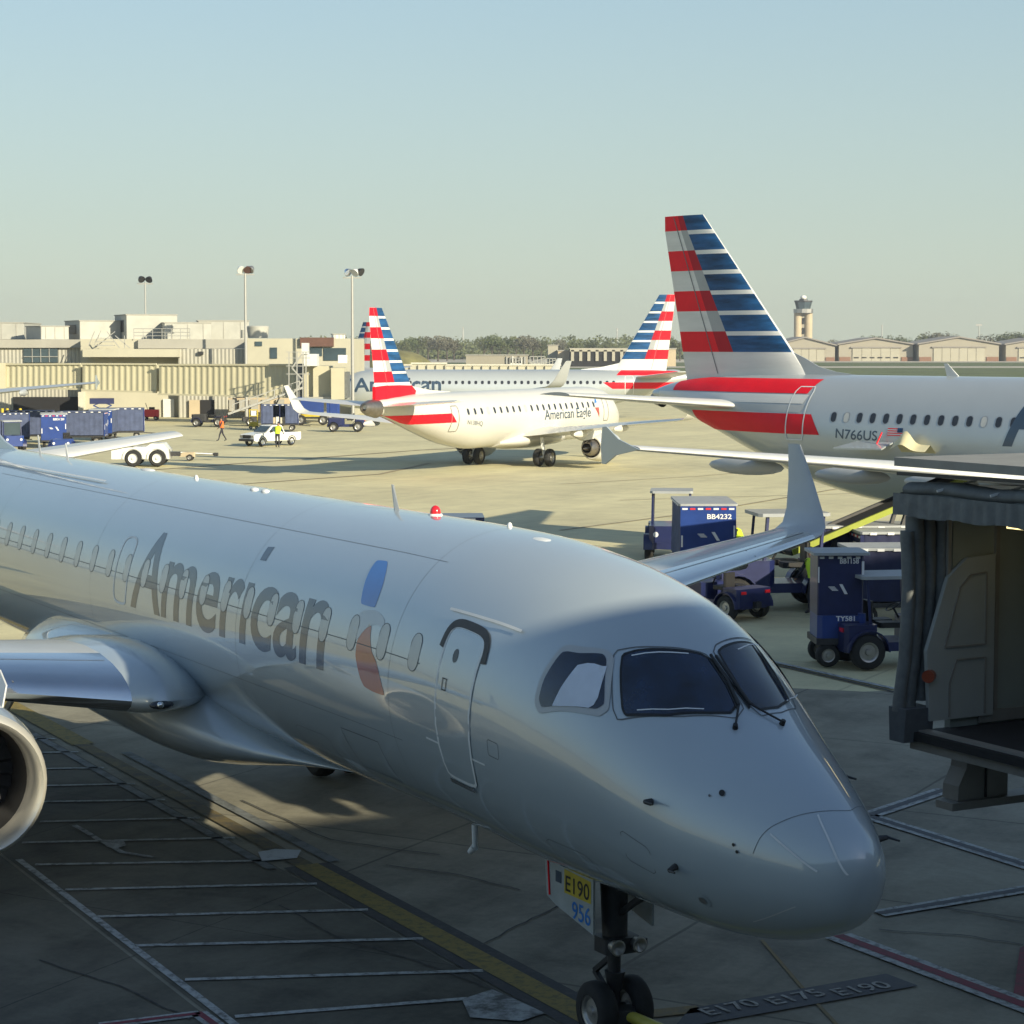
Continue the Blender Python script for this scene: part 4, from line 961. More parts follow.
# rooftop units
def roof_unit(x0, x1, yt, d, lab, rot=R(24), louvre=None, dep=5, m=HVAC, name='roof_unit'):
    t = thing(name, lab, 'roof unit', (atd((x0+x1)/2, 338, d).x, d, atd(0, 339.3, d).z))
    A = atd(x0, yt, d); w = (atd(x1, yt, d).x-A.x); h = A.z-t.location.z
    ww = w*.8; mb = MB(); mb.box((0, dep/2, h/2), (ww, dep, h), rot, .05); o = mb.build('casing', m, t)
    mb = MB(); mb.box((0, dep/2, h+.04), (ww+.15, dep+.15, .08), rot); mb.build('lid', GREYW, t)
    if louvre:
        M = Matrix.Rotation(rot, 3, 'Z'); mb = MB()
        c = Vector((0, dep/2, h*.55))+M@Vector((-ww/2-.02, 0, 0)); mb.box(c, (.06, dep*.55, h*.5), M); mb.build('louvre', DARKMETAL, t)
    else:
        M = Matrix.Rotation(rot, 3, 'Z'); mb = MB()
        for k in range(3): mb.box(Vector((0, dep/2, h*.5))+M@Vector((-ww/3+k*ww/3, -dep/2-.02, 0)), (.06, .05, h*.9), M)
        mb.build('rib', GREYW, t)
    return t
roof_unit(-30, 25, 323, 222, 'widest pale roof housing at the extreme left of the terminal', rot=R(4), dep=12)
roof_unit(24, 60, 326.5, 216, 'ribbed grey roof unit next to the extreme left housing', rot=R(30), dep=5)
roof_unit(60, 112, 321, 218, 'square roof unit with dark louvre beside the roof stair', rot=R(24), louvre=True, dep=7)
roof_unit(108, 172, 315, 217, 'tallest cream roof unit with dark louvre on its left face', rot=R(20), louvre=True, dep=7)
roof_unit(154, 212, 323, 215, 'ribbed grey roof unit behind the roof railing', rot=R(14), dep=4)
roof_unit(188, 251, 321, 221, 'long grey roof unit on the right with a bright end', rot=R(10), dep=5)
roof_unit(330, 345, 334.5, 212, 'small white roof box above the brown band', rot=R(10), dep=2, m=LIGHTGREY)
t = thing('ventilation_cowl', 'round flared grey cowl at the right end of the roof machinery', 'roof unit', (atd(258, 338, 212).x, 212, atd(0, 338, 212).z))
mb = MB(); mb.lathe([(0, 1.0), (1.1, 1.1), (1.2, 1.0)], (0, 0, 0), (0, 0, 1), 24); mb.poly([Vector((cos(a)*1.0, sin(a)*1.0, 1.1)) for a in [2*pi*i/24 for i in range(24)]]); mb.build('cowl', HVAC, t, smooth=40)
mb = MB(); mb.cyl((-1.4, 0, 0), (-1.4, 0, .8), .3, .3); mb.build('stub_pipe', HVAC, t, smooth=40)
rl = thing('roof_railing', 'thin grey safety railing on the terminal roof edge', 'railing', (atd(160, 339, 209.8).x, 209.8, atd(0, 339.4, 209.8).z))
mb = MB(); x0, x1 = atd(134, 339, 209.8).x-rl.location.x, atd(190, 339, 209.8).x-rl.location.x
for k in range(7): x = x0+(x1-x0)*k/6; mb.cyl((x, 0, 0), (x, 0, 1.05), .035, n=6)
for z_ in (.35, .7, 1.05): mb.cyl((x0, 0, z_), (x1, 0, z_), .03, n=6)
mb.build('rails', POLE, rl)
rs = thing('roof_stair', 'white zigzag steel stair climbing to the terminal roof', 'stair', (atd(105, 348, 207.5).x, 207.5, atd(0, 348, 207.5).z))
mb = MB()
for k in range(3): mb.box((0, 0, .25+k*.35), (1.8-.2*k, .8, .07)); mb.bar((-1+.2*k, -.4, .25+k*.35), (-1+.2*k+.3, -.4, .9+k*.4), .05)
for a, b in (((-1, 0), (1, 1.6)), ((1.4, 0), (.2, 1.6)), ((-1.6, .2), (-1.0, 1.6)), ((1.9, 0), (1.9, 1.2)), ((1.0, 1.2), (2.4, 0))): mb.bar((a[0], 0, a[1]), (b[0], 0, b[1]), .07)
mb.build('stringers', POLE, rs)

# far passenger bridge: three telescoping corrugated tunnels, rotunda and cab
BR = thing('passenger_bridge', 'cream corrugated passenger bridge stretching across the left, reaching the far parked airliner', 'passenger bridge', (atd(150, 400, 196).x, 196, 0))
def tunnel(x0, x1, yt0, yb0, yt1, yb1, d0, d1, w, name, m=BRIDGEC):
    a, b = atd(x0, yt0, d0), atd(x1, yt1, d1); c, e = atd(x0, yb0, d0), atd(x1, yb1, d1)
    o = Vector(BR.location); dd = Vector((b.x-a.x, b.y-a.y, 0)).normalized(); n = Vector((-dd.y, dd.x, 0))*w
    mb = MB(); L = (Vector((b.x, b.y, 0))-Vector((a.x, a.y, 0))).length; N = max(2, int(L/.31)); dep = .07
    rows = []
    for i in range(N+1):
        t = i/N; off = n.normalized()*(-dep if i % 2 else 0)
        p = a.lerp(b, t); q = c.lerp(e, t)
        for tt in ((0, 1) if 0 < i < N else (0,)):
            sh = dd*(L/N*.18*(tt*2-1)) if 0 < i < N else Vector()
            rows.append([q+off+sh-o, p+off+sh-o, p+n-off+sh-o, q+n-off+sh-o])
    mb.loft(rows); t_ = mb.build(name, m, BR)
    mb = MB()
    for p, q in ((a+Vector((0, 0, .06)), b+Vector((0, 0, .06))), (c-Vector((0, 0, .06)), e-Vector((0, 0, .06)))):
        mb.bar(p-o-n.normalized()*.08, q-o-n.normalized()*.08, .22, .16)
    mb.build('edge_beam', BRIDGEP, t_)
    return t_
BCR = mat('bridge_cream', (.47, .44, .31), rough=.6, var=.05, scale=.4)
tunnel(4, 81, 365, 387, 364.5, 388.5, 203, 200, 2.9, 'tunnel', BCR); tunnel(82.5, 157, 364.5, 389.5, 364.8, 391.5, 199.2, 196.5, 3.1, 'tunnel', BCR); tunnel(159, 297, 365.3, 393.5, 365.5, 396.5, 195.6, 190, 3.3, 'tunnel', BCR)
def brx(x0, x1, yt, yb, d, dep, m, name):
    a, b = atd(x0, yt, d), atd(x1, yt, d); z0 = max(0, atd(x0, yb, d).z); mb = MB(); mb.box(((a.x+b.x)/2-BR.location.x, d+dep/2-196, (a.z+z0)/2), (b.x-a.x, dep, a.z-z0)); return mb.build(name, m, BR)
brx(-6, 5, 363, 390, 202.5, 3.3, BRIDGEP, 'end_house'); brx(296, 304, 364, 397, 189, 4, SEAM, 'bellows'); brx(304, 313, 362, 398, 188.5, 4, BRIDGEP, 'cab_corridor')
brx(313, 331, 366, 399, 188, 4, BRIDGEP, 'operator_cab'); brx(304, 345, 397, 400.5, 187.5, 5, POLE, 'cab_floor')
mb = MB(); c = Vector((atd(323, 380, 187.5).x-BR.location.x, 187.5-196+1.6, 0)); z0, z1 = atd(0, 399, 187).z, atd(0, 368, 187).z
mb.cyl(c+Vector((0, 0, z0)), c+Vector((0, 0, z1)), .95, n=28); dr = mb.build('round_cab_wall', LIGHTGREY, BR, smooth=40)
mb = MB(); c2 = c+Vector((0, -.97, 0)); zz = atd(0, 384.5, 187).z
for k in (0, .42): mb.box(c2+Vector((0, 0, zz+k)), (1.1, .06, .2))
mb.build('window', PANEDARK, dr)
brx(331, 344, 368, 399.5, 186.6, 4, BRIDGEP, 'aircraft_closure'); brx(344, 347.5, 372, 398, 187, 3, CANOPY, 'canopy')
for x in (299, 325): brx(x-1.2, x+1.2, 399, 421, 189.5, .3, POLE, 'support_leg')
for x in (301, 323): add_wheel(BR, (atd(x, 400, 189).x-BR.location.x, 189-196, .45), .45, .35, (0, 1, 0))
# stair tower in front of the cab
mb = MB(); q = lambda x, y, d=186: atd(x, y, d)-Vector(BR.location)
for x in (289, 297, 303, 306): mb.bar(q(x, 352), q(x, 398), .09)
for y in (352, 358, 366, 374): mb.bar(q(286, y), q(310, y), .06)
for a, b in (((290, 398), (303, 380)), ((303, 380), (292, 368)), ((292, 368), (302, 354))): mb.bar(q(*a), q(*b), .12)
mb.build('service_stair', POLE, BR)
brx(301.5, 308, 343, 354, 187, 1.2, LIGHTGREY, 'air_unit'); brx(304, 317, 354, 366, 187.2, 2, LIGHTGREY, 'air_unit'); brx(338, 347, 355, 363, 187, 1.2, TRUCKW, 'camera_box')

# ------------------------------------------------------------------ light masts
def mast(name, lab, x, ytop, d, heads, r=.16, grp='apron light masts'):
    p = atd(x, ytop, d); t = thing(name, lab, 'light mast', (p.x, d, 0), 0, grp)
    mb = MB(); mb.cyl((0, 0, 0), (0, 0, p.z-.8), r*1.0, r*.6, 10); mb.build('pole', POLE, t, smooth=40)
    mb = MB(); mb.box((0, 0, p.z-1.0), (1.7, .12, .12)); mb.build('crossarm', POLE, t)
    for k, (dx, m, tilt) in enumerate(heads):
        mb = MB(); a = R(tilt); ax = Vector((sin(a), -.6, -.55)).normalized()
        mb.lathe([(0, .10), (.10, .24), (.42, .40), (.48, .40)], (dx, 0, p.z-.3), ax, 16); mb.lathe([(.46, .38), (.46, .01)], (dx, 0, p.z-.3), ax, 16); mb.lathe([(0, .12), (0, .001)], (dx, 0, p.z-.3), ax, 16)
        mb.build('floodlight', m, t, smooth=40)
    return t
mast('light_mast', 'light mast with two dark floodlights, leftmost of the three', 145, 274.5, 232, ((-.55, DARKMETAL, 30), (.55, DARKMETAL, -10)), .12)
mast('light_mast', 'tall light mast with pale and reddish floodlights above the terminal', 245, 264, 204, ((-.5, TRUCKW, 20), (.3, RUSTY, 0), (.75, DULLMETAL, -30)), .17)
mast('light_mast', 'tall light mast with two large round white floodlights, beside the striped tail', 352, 267, 200, ((-.6, CHROME, 40), (.5, LIGHTGREY, -30), (.55, DARKMETAL, 90)), .17)

# ------------------------------------------------------------------ far side of the field
def hangar(x0, x1, yp, ye, d, lab, bays=5, slots=True):
    a, b = atd(x0, ye, d), atd(x1, ye, d); w = b.x-a.x; he = a.z; hp = atd(0, yp, d).z
    t = thing('hangar', lab, 'hangar', ((a.x+b.x)/2, d, 0), 0, 'hangars across the field')
    mb = MB(); prof = [(-w/2, 0), (w/2, 0), (w/2, he), (0, hp), (-w/2, he)]
    mb.prism([Vector((x, 0, z_)) for x, z_ in prof], (0, 40, 0)); mb.build('wall', HANGARW, t)
    mb = MB(); mb.prism([Vector((-w/2-.8, -1, he+.0)), Vector((0, -1, hp+.05)), Vector((w/2+.8, -1, he+.0)), Vector((w/2+.8, -1, he+.55)), Vector((0, -1, hp+.6)), Vector((-w/2-.8, -1, he+.55))], (0, 42, 0)); mb.build('roof', ROOFM, t)
    dw = w*.64
    mb = MB()
    for k in range(bays): mb.box((-dw/2+dw*(k+.5)/bays, -.25-.12*(k % 2), he*.40), (dw/bays-.15, .3, he*.80))
    dd = mb.build('sliding_door', HANGARD, t)
    mb = MB(); mb.box((0, -.5, he*.85), (dw+1.5, .7, .5)); mb.build('door_rail', ROOFM, t)
    if slots:
        for k in range(bays+1):
            mb = MB(); mb.box((-dw/2+dw*(k+.5)/(bays+1), -.55, he*.22), (dw/bays*.5, .1, .5)); mb.build('window_slot', DARKOPEN, dd)
    for k in (-1, 1):
        mb = MB(); mb.box((k*w*.42, -.2, he*.13), (w*.15, .4, he*.26)); mb.build('brick_plinth', mat('brown_brick', (.22, .12, .08), rough=.9), t)
    return t
hangar(775, 835, 338, 346, 915, 'hangar half hidden behind the tall striped tail', slots=False)
hangar(839, 913, 338.7, 345, 915, 'gabled hangar with a row of dark slots in its doors, right of the control tower')
hangar(919, 999, 337.7, 344.6, 910, 'widest gabled hangar with plain pale sliding doors', bays=6, slots=False)
hangar(1006, 1075, 339, 345, 910, 'hangar cut off by the right picture edge')
for k, (x0, x1) in enumerate(((835.5, 838.5), (913.5, 918.5), (999.5, 1005.5))):
    a, b = atd(x0, 346, 930), atd(x1, 346, 930); t = thing('link_building', ['narrow brown link between the two left hangars', 'narrow brown link left of the widest hangar', 'narrow brown link right of the widest hangar'][k], 'building', ((a.x+b.x)/2, 930, 0))
    mb = MB(); mb.box((0, 4, a.z/2), (b.x-a.x, 8, a.z)); mb.build('wall', RUSTY, t)
    mb = MB(); mb.box((0, 4, a.z+.2), (b.x-a.x+.2, 8.4, .4)); mb.build('roof', ROOFM, t)
# control tower
cp = atd(803, 340, 1080); ct = thing('control_tower', 'control tower with twin tan columns and dark glass cab', 'tower', (cp.x, 1080, 0))
zt = atd(0, 313, 1080).z
mb = MB()
for dx in (-2.7, 2.7): mb.cyl((dx, 0, 0), (dx, 0, zt), 1.95, n=20)
mb.build('shaft', BRICK, ct, smooth=40)
mb = MB(); mb.box((0, .6, zt/2), (3.0, 2.0, zt)); mb.build('shaft_core', HANGARW, ct)
for z_ in (zt-9, zt-14, zt-4):
    mb = MB(); mb.box((-.1, -.6, z_), (1.2, .5, 3.0)); mb.build('window', DARKOPEN, ct)
z1, z2, z3 = zt, atd(0, 309, 1080).z, atd(0, 301.5, 1080).z
mb = MB(); mb.lathe([(0, 4.6), (0, 5.0), (z2-z1, 5.0), (z2-z1, 3.6)], (0, 0, z1), (0, 0, 1), 12); mb.build('gallery', DULLMETAL, ct)
mb = MB(); mb.lathe([(0, 3.5), (z3-z2, 4.5), (z3-z2, .01)], (0, 0, z2), (0, 0, 1), 8); cb = mb.build('cab_glass', WINDOWG, ct)
mb = MB(); mb.lathe([(0, 4.4), (.4, 4.7), (.9, 4.5), (.9, 2.2), (1.7, 2.0), (1.7, .01)], (0, 0, z3-.4), (0, 0, 1), 8); mb.build('roof', DARKMETAL, ct)
mb = MB(); mb.ell((0, 0, z3+2.0), (1.6, 1.6, 1.2)); mb.build('radar_dome', TRUCKW, ct, smooth=60)
for x, y0, d, lab in ((463, 327, 1300, 'thin radio mast above the trees in the middle'), (617, 328, 1250, 'thin radio mast left of the middle striped tail'), (882, 325, 1150, 'thin pole between the two left hangars'), (979, 324, 1100, 'pole with a crosspiece behind the widest hangar')):
    p = atd(x, y0, d); t = thing('radio_mast', lab, 'mast', (p.x, d, 0), 0, 'far masts')
    mb = MB(); mb.cyl((0, 0, 0), (0, 0, p.z), .35, .2, 8); mb.build('pole', DULLMETAL, t)
    mb = MB(); mb.box((0, 0, p.z-.5), (3.2 if x == 979 else .8, .3, .7)); mb.build('crosspiece', DULLMETAL, t)
# blast wall and low buildings behind the far airliner
def simple(name, lab, cat, x0, x1, yt, d, dep, m, parts=(), yb=None):
    a, b = atd(x0, yt, d), atd(x1, yt, d); t = thing(name, lab, cat, ((a.x+b.x)/2, d, 0)); z0 = atd(0, yb, d).z if yb else 0
    mb = MB(); mb.box((0, dep/2, (a.z+max(z0, 0))/2), (b.x-a.x, dep, a.z-max(z0, 0))); o = mb.build('wall', m, t)
    mb = MB(); mb.box((0, dep/2, a.z+.12), (b.x-a.x+.5, dep+.5, .3)); mb.build('coping', GREYW if m is not CREAM else CREAM2, t)
    for px0, px1, py0, py1, pm, nm in parts:
        p, q_ = atd(px0, py0, d-.3), atd(px1, py0, d-.3); zb = max(0, atd(0, py1, d).z); mb = MB()
        mb.box(((p.x+q_.x)/2-t.location.x, -.2, (p.z+zb)/2), (q_.x-p.x, .6, p.z-zb)); mb.build(nm, pm, t)
    return t
simple('blast_wall', 'long low cream wall behind the far airliner', 'wall', 405, 560, 365.5, 470, .6, CREAM, [(x, x+.5, 366, 374, GREYW, 'joint') for x in range(410, 560, 9)])
simple('blast_wall', 'short cream wall piece left of the long low wall', 'wall', 412, 446, 363.8, 455, .6, CREAM, [(x, x+.5, 365, 374, GREYW, 'joint') for x in range(418, 446, 9)])
simple('low_building', 'long flat tan building with clutter at its right end', 'building', 466, 528, 355.5, 640, 12, HANGARW, [(506+3*k, 507.5+3*k, 356.5+(k % 2), 364, (POLE, DARKOPEN, TRUCKW)[k % 3], 'window') for k in range(7)])
simple('low_building', 'small yellow block with a pale tower on its left', 'building', 558, 574, 351, 700, 10, BRICK)
simple('low_building', 'pale square tower block rising by the colonnade', 'building', 548, 558, 345.5, 710, 10, HANGARD)
simple('colonnade_building', 'long building with dark openings between pale columns, left of the middle striped tail', 'building', 570, 640, 349, 690, 14, DARKOPEN, [(571+8.2*k, 574+8.2*k, 350, 361, HANGARD, 'column') for k in range(9)]+[(570, 640, 348.5, 351.5, HANGARD, 'lintel')])
simple('low_building', 'small yellow building right of the middle striped tail', 'building', 662, 676, 349, 700, 10, BRICK)
# equipment clutter between wall and buildings
for k, (x0, x1, yt, m_, lab) in enumerate(((530, 545, 356.5, POLE, 'grey machinery frame left of the yellow block'), (510, 522, 358, TRUCKW, 'white ground equipment before the flat tan building'), (543, 556, 358.5, DULLMETAL, 'metal ground equipment below the square tower block'))):
    a, b = atd(x0, yt, 560), atd(x1, yt, 560); t = thing('ground_equipment', lab, 'equipment', ((a.x+b.x)/2, 560, 0)); w = b.x-a.x
    mb = MB(); mb.box((0, 1, a.z*.35), (w*.9, 2, a.z*.5)); mb.build('body', m_, t); mb = MB()
    for i in range(5): mb.bar((-w/2+w*i/4, 0, 0), (-w/2+w*i/4, 0, a.z), .2)
    mb.bar((-w/2, 0, a.z), (w/2, 0, a.z), .2); mb.bar((-w/2, 0, a.z*.6), (w/2, 0, a.z*.9), .15); mb.build('frame', POLE, t)
# grassy hill
mb = MB(); c = atd(396, 360, 620); mb.ell((c.x, 620, -2), (12, 14, atd(0, 350, 620).z+2), 32, 16); struct(mb.build('hill', mat('hill_grass', (.16, .15, .06), rough=.95, var=.3, scale=.3), smooth=60))

# ------------------------------------------------------------------ trees on the horizon: trees one can tell apart, and the mass behind
TWIG = [mat('early_spring_crown', (.10, .115, .05), rough=.95, var=.4, scale=.2), mat('bare_twig_crown', (.125, .12, .085), rough=.95, var=.3, scale=.2), mat('green_crown', (.075, .095, .035), rough=.95, var=.4, scale=.2)]
BARK = mat('bark', (.08, .065, .05), rough=.95)
def crown(mb, c, rx, rz, n, sz, rnd):
    for i in range(n):
        while True:
            p = Vector((rnd.uniform(-1, 1), rnd.uniform(-1, 1), rnd.uniform(-1, 1)))
            if p.length < 1 and p.length > .35+rnd.random()*.3: break
        q = c+Vector((p.x*rx, p.y*rx, p.z*rz)); a, b_ = rnd.uniform(0, 6.3), rnd.uniform(-1, 1); u = Vector((cos(a), sin(a), b_)).normalized()*sz*rnd.uniform(.5, 1.2); v = u.orthogonal().normalized()*sz*rnd.uniform(.4, 1)
        mb.poly([q-u, q+v, q+u*.9, q-v*.8])
rnd = random.Random(3)
protos = []
for k in range(5):
    t = thing('tree', 'x', 'tree', (0, 0, 0), 0, 'trees along the far edge of the field'); m_ = TWIG[(0, 1, 2, 1, 0)[k]]
    mb = MB(); mb.cyl((0, 0, 0), (0, 0, 7), .45, .2, 8)
    for j in range(6): a = j*1.05; mb.cyl((0, 0, 3+j*.5), (cos(a)*3.0, sin(a)*3.0, 7+j*.6), .16, .05, 5)
    mb.build('trunk', BARK, t)
    mb = MB()
    for j in range(7): a = j*.9+k; crown(mb, Vector((cos(a)*2.6*(j > 0), sin(a)*2.6*(j > 0), 7.3+(j % 3)*1.2)), 2.7, 2.2+.3*(j % 2), 90, .5, rnd)
    mb.build('crown', m_, t); protos.append(t)
kinds = ['brown-green budding tree', 'bare grey twiggy tree', 'green leafy tree', 'bare spreading tree', 'olive budding tree']
spots = [(404, 341), (410, 338), (418, 337.5), (428, 337), (438, 336), (447, 338), (454, 340), (484, 337.5), (492, 335), (500, 339), (508, 338), (516, 337.5), (524, 336), (533, 338), (541, 340), (560, 340), (575, 341), (592, 340), (607, 341), (664, 336), (672, 339), (680, 341),
         (832, 340), (868, 336.5), (876, 336), (895, 336), (905, 338), (925, 335), (933, 333), (941, 333), (950, 335), (985, 336), (998, 335), (1006, 334), (1014, 333), (1021, 332), (1030, 334)]
places = ['above the cream wall', 'above the far airliner', 'behind the hangars', 'left of the radio mast', 'over the colonnade']
used = set()
for i, (x, y) in enumerate(spots):
    k = (i*2+i//5) % 5; d = 1010 if x > 820 else 900+35*(i % 4); p = atd(x, y, d); h = p.z; sc = h/11.5
    o = protos[k] if k not in used else copy_thing(protos[k]); used.add(k); o.location = (p.x, d, 0)
    s_ = sc if x < 820 else sc; o.scale = (s_*(1.0 if x < 820 else .9), s_, s_); o.rotation_euler.z = i*1.7
    w_ = 'behind the hangars at right' if x > 820 else ('over the far airliner and cream wall' if x < 560 else ('over the colonnade building' if x < 650 else 'beside the yellow building'))
    nth = ['first', 'second', 'third', 'fourth', 'fifth', 'sixth', 'seventh', 'eighth', 'ninth', 'tenth', 'eleventh', 'twelfth', 'thirteenth', 'fourteenth', 'fifteenth', 'sixteenth'][[j for j, (xx, _) in enumerate([s for s in spots if (s[0] > 820) == (x > 820) and ((s[0] < 560) == (x < 560)) and ((s[0] < 650) == (x < 650))]) if xx == x][0]]
    o['label'] = '%s %s, %s from the left' % (kinds[k], w_, nth)
mb = MB(); rnd = random.Random(5)
for i in range(150):
    x = 380+i*2.2; d = 1040+rnd.uniform(-15, 15); c = atd(x, 350, d); crown(mb, Vector((c.x, d, 1.6)), 5, 2.6, 40, 1.0, rnd)
for i in range(330):
    x = 300+ i*2.75+rnd.uniform(-2, 2); d = 1180+rnd.uniform(-60, 90); h = rnd.uniform(7, 12)*(1 if x < 760 else .75); c = atd(x, 350, d)
    crown(mb, Vector((c.x, d, h*.55)), rnd.uniform(4.5, 8), h*.5, 90, 1.0, rnd)
w_ = mb.build('woodland', TWIG[0]); tag(w_, 'brown-green belt of woodland along the whole horizon', 'woodland', kind='stuff')
# ------------------------------------------------------------------ ground vehicles (local x = forward)
def baggage_cart(lab, loc, rotz, code=None, group='baggage carts', curtain=True, L=3.2, W=1.6, H=2.25, panel=NAVYB, emblem=True, roofm=None, cloth=None, open_side=False, bags=False):
    t = thing('baggage_cart', lab, 'baggage cart', loc, rotz, group)
    mb = MB(); mb.box((0, 0, .52), (L, W, .12)); mb.bar((L/2, 0, .45), (L/2+1.0, 0, .38), .07); mb.build('chassis', DARKMETAL, t)
    mb = MB(); mb.box((0, 0, H), (L+.1, W+.1, .07), bev=.05); rf = mb.build('roof', roofm or GREYROOF, t)
    mb = MB()
    mb.bm.free()
    for sx in (-1, 0, 1):
        for sy in (-1, 1): mb = MB(); mb.box((sx*(L/2-.03), sy*(W/2-.03), (H+.55)/2), (.06, .06, H-.62)); mb.build('post', NAVY, t)
    for sx in (-1, 1):
        mb = MB(); mb.box((sx*(L/2+.015), 0, (H+.52)/2), (.05, W, H-.60)); pn = mb.build('end_panel', panel, t)
        x = sx*(L/2+.045)
        mb = MB()
        for k in range(4): mb.box((x, -W*.42+W*.28*k, H-.12), (.012, .16, .055))
        mb.box((x, -W*.47, 1.2), (.012, .05, .35)); mb.box((x, W*.47, 1.5), (.012, .05, .35)); mb.build('reflective_tape', TAPEW, pn)
        mb = MB()
        for k in range(3): mb.box((x, -W*.28+W*.28*k, H-.12), (.012, .16, .055))
        mb.build('red_tape', TAPER, pn)
        if code:
            flat_text(code, 'fleet_code', TAPEW, pn, (x+.01*sx, -sx*0+(-W*.02 if sx > 0 else W*.02), H-.42), (0, (W*.44)*sx, 0), (0, 0, .15), bold=.02)
        if emblem:
            mb = MB(); y0 = .02*sx
            for k in range(4): mb.box((x+.006*sx, sx*(-.26+.03*k+.04), 1.42-.03*k), (.01, .20, .02))
            mb.prism([Vector((x, sx*.10, 1.48)), Vector((x, sx*.20, 1.48)), Vector((x, sx*.36, 1.22)), Vector((x, sx*.26, 1.22))], (.012*sx, 0, 0)); mb.build('emblem', TAPEW, pn)
    if curtain:
        for sy in (-1, 1):
            N = 26
            mb = MB(); top = []; bot = []
            for i in range(N+1):
                x = -L/2+.06+(L-.12)*i/N
                if open_side and sy == -1 and .32 < i/N < .62:
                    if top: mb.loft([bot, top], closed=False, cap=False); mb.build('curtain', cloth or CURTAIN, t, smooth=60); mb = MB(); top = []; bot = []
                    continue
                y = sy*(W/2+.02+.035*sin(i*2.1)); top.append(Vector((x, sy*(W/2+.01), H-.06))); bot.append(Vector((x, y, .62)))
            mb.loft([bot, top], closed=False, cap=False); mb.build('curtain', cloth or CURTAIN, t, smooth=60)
            mb = MB()
            for k in range(6): mb.box((-L/2+.3+k*(L-.6)/5, sy*(W/2+.06), H-.02), (.18, .02, .06))
            mb.build('reflective_tape', TAPEW, rf)
    if bags:
        for k in range(4):
            mb = MB(); mb.box((-.5+.28*k, -.45, .58+.28), (.25, .5, .5+.1*(k % 2)), bev=.04); mb.build('suitcase', (BRICK, LIGHTGREY, CREAM, DARKMETAL)[k], t)
    for sx in (-1, 1):
        for sy in (-1, 1): add_wheel(t, (sx*L*.33, sy*(W/2-.18), .25), .25, .18)
    return t
GREYROOF = mat('cart_roof_grey', (.34, .36, .37), rough=.6, var=.08)
def tug(lab, loc, rotz, body=NAVYB, cab=True, code=None, group='baggage tugs', windows=False, scale=1.0):
    t = thing('baggage_tug', lab, 'tug', loc, rotz, group); t.scale = (scale,)*3
    mb = MB(); mb.box((.75, 0, .78), (1.3, 1.3, .58), bev=.14); mb.box((-1.1, 0, .72), (.75, 1.45, .55), bev=.08); mb.box((0, 0, .48), (2.9, 1.1, .2), bev=.04)
    b = mb.build('body', body, t, smooth=30)
    for sy in (-1, 1):
        for sx, r_ in ((.95, .36), (-.95, .40)):
            add_wheel(t, (sx, sy*.66, r_), r_, .26)
            mb = MB(); n = 10
            mb.loft([[Vector((sx+(r_+k)*cos(pi*i/n), sy*.66+w, r_+(r_+k)*sin(pi*i/n))) for w, k in ((-.16, .06), (.16, .06), (.16, .09), (-.16, .09))] for i in range(n+1)]); mb.build('fender', NAVY, b, smooth=40)
    mb = MB(); mb.box((-.35, .28, .95), (.5, .45, .12), bev=.05); mb.box((-.62, .28, 1.2), (.12, .45, .45), bev=.04); mb.box((-.35, -.3, .95), (.5, .4, .12), bev=.05); mb.build('seat', BLACKP, t)
    mb = MB(); mb.cyl((.12, .28, 1.0), (-.02, .28, 1.25), .025); mb.lathe([(-.015, .17), (0, .19), (.015, .17), (0, .15), (-.015, .17)], (-.03, .28, 1.27), (-.5, 0, .85), 18); mb.build('steering_wheel', BLACKP, t)
    if cab:
        mb = MB()
        for sx, sy in ((.35, 1), (.35, -1), (-.85, 1), (-.85, -1)): mb.bar((sx, sy*.58, .95), (sx-.08, sy*.56, 1.98), .06)
        mb.build('cab_frame', NAVY, t)
        mb = MB(); mb.box((-.3, 0, 2.02), (1.55, 1.3, .07), bev=.08); mb.build('cab_roof', GREYROOF, t)
        if windows:
            mb = MB(); mb.box((.33, 0, 1.5), (.02, 1.05, .8)); mb.build('windscreen', WINDOWG, t)
    for sy in (-1, 1):
        mb = MB(); mb.cyl((1.39, sy*.45, .82), (1.42, sy*.45, .82), .08, n=14); mb.build('headlight', TAPEW, b)
        mb = MB(); mb.box((-1.49, sy*.5, .88), (.03, .2, .09)); mb.build('tail_light', REDLAMP, b)
    mb = MB(); mb.box((-1.55, 0, .5), (.2, .2, .2)); mb.cyl((-1.62, 0, .42), (-1.62, 0, .62), .03); mb.build('hitch', DARKMETAL, t)
    if code: flat_text(code, 'fleet_code', TAPEW, b, (-1.48, .35, .80), (0, -.62, 0), (0, 0, .15), bold=.02)
    return t
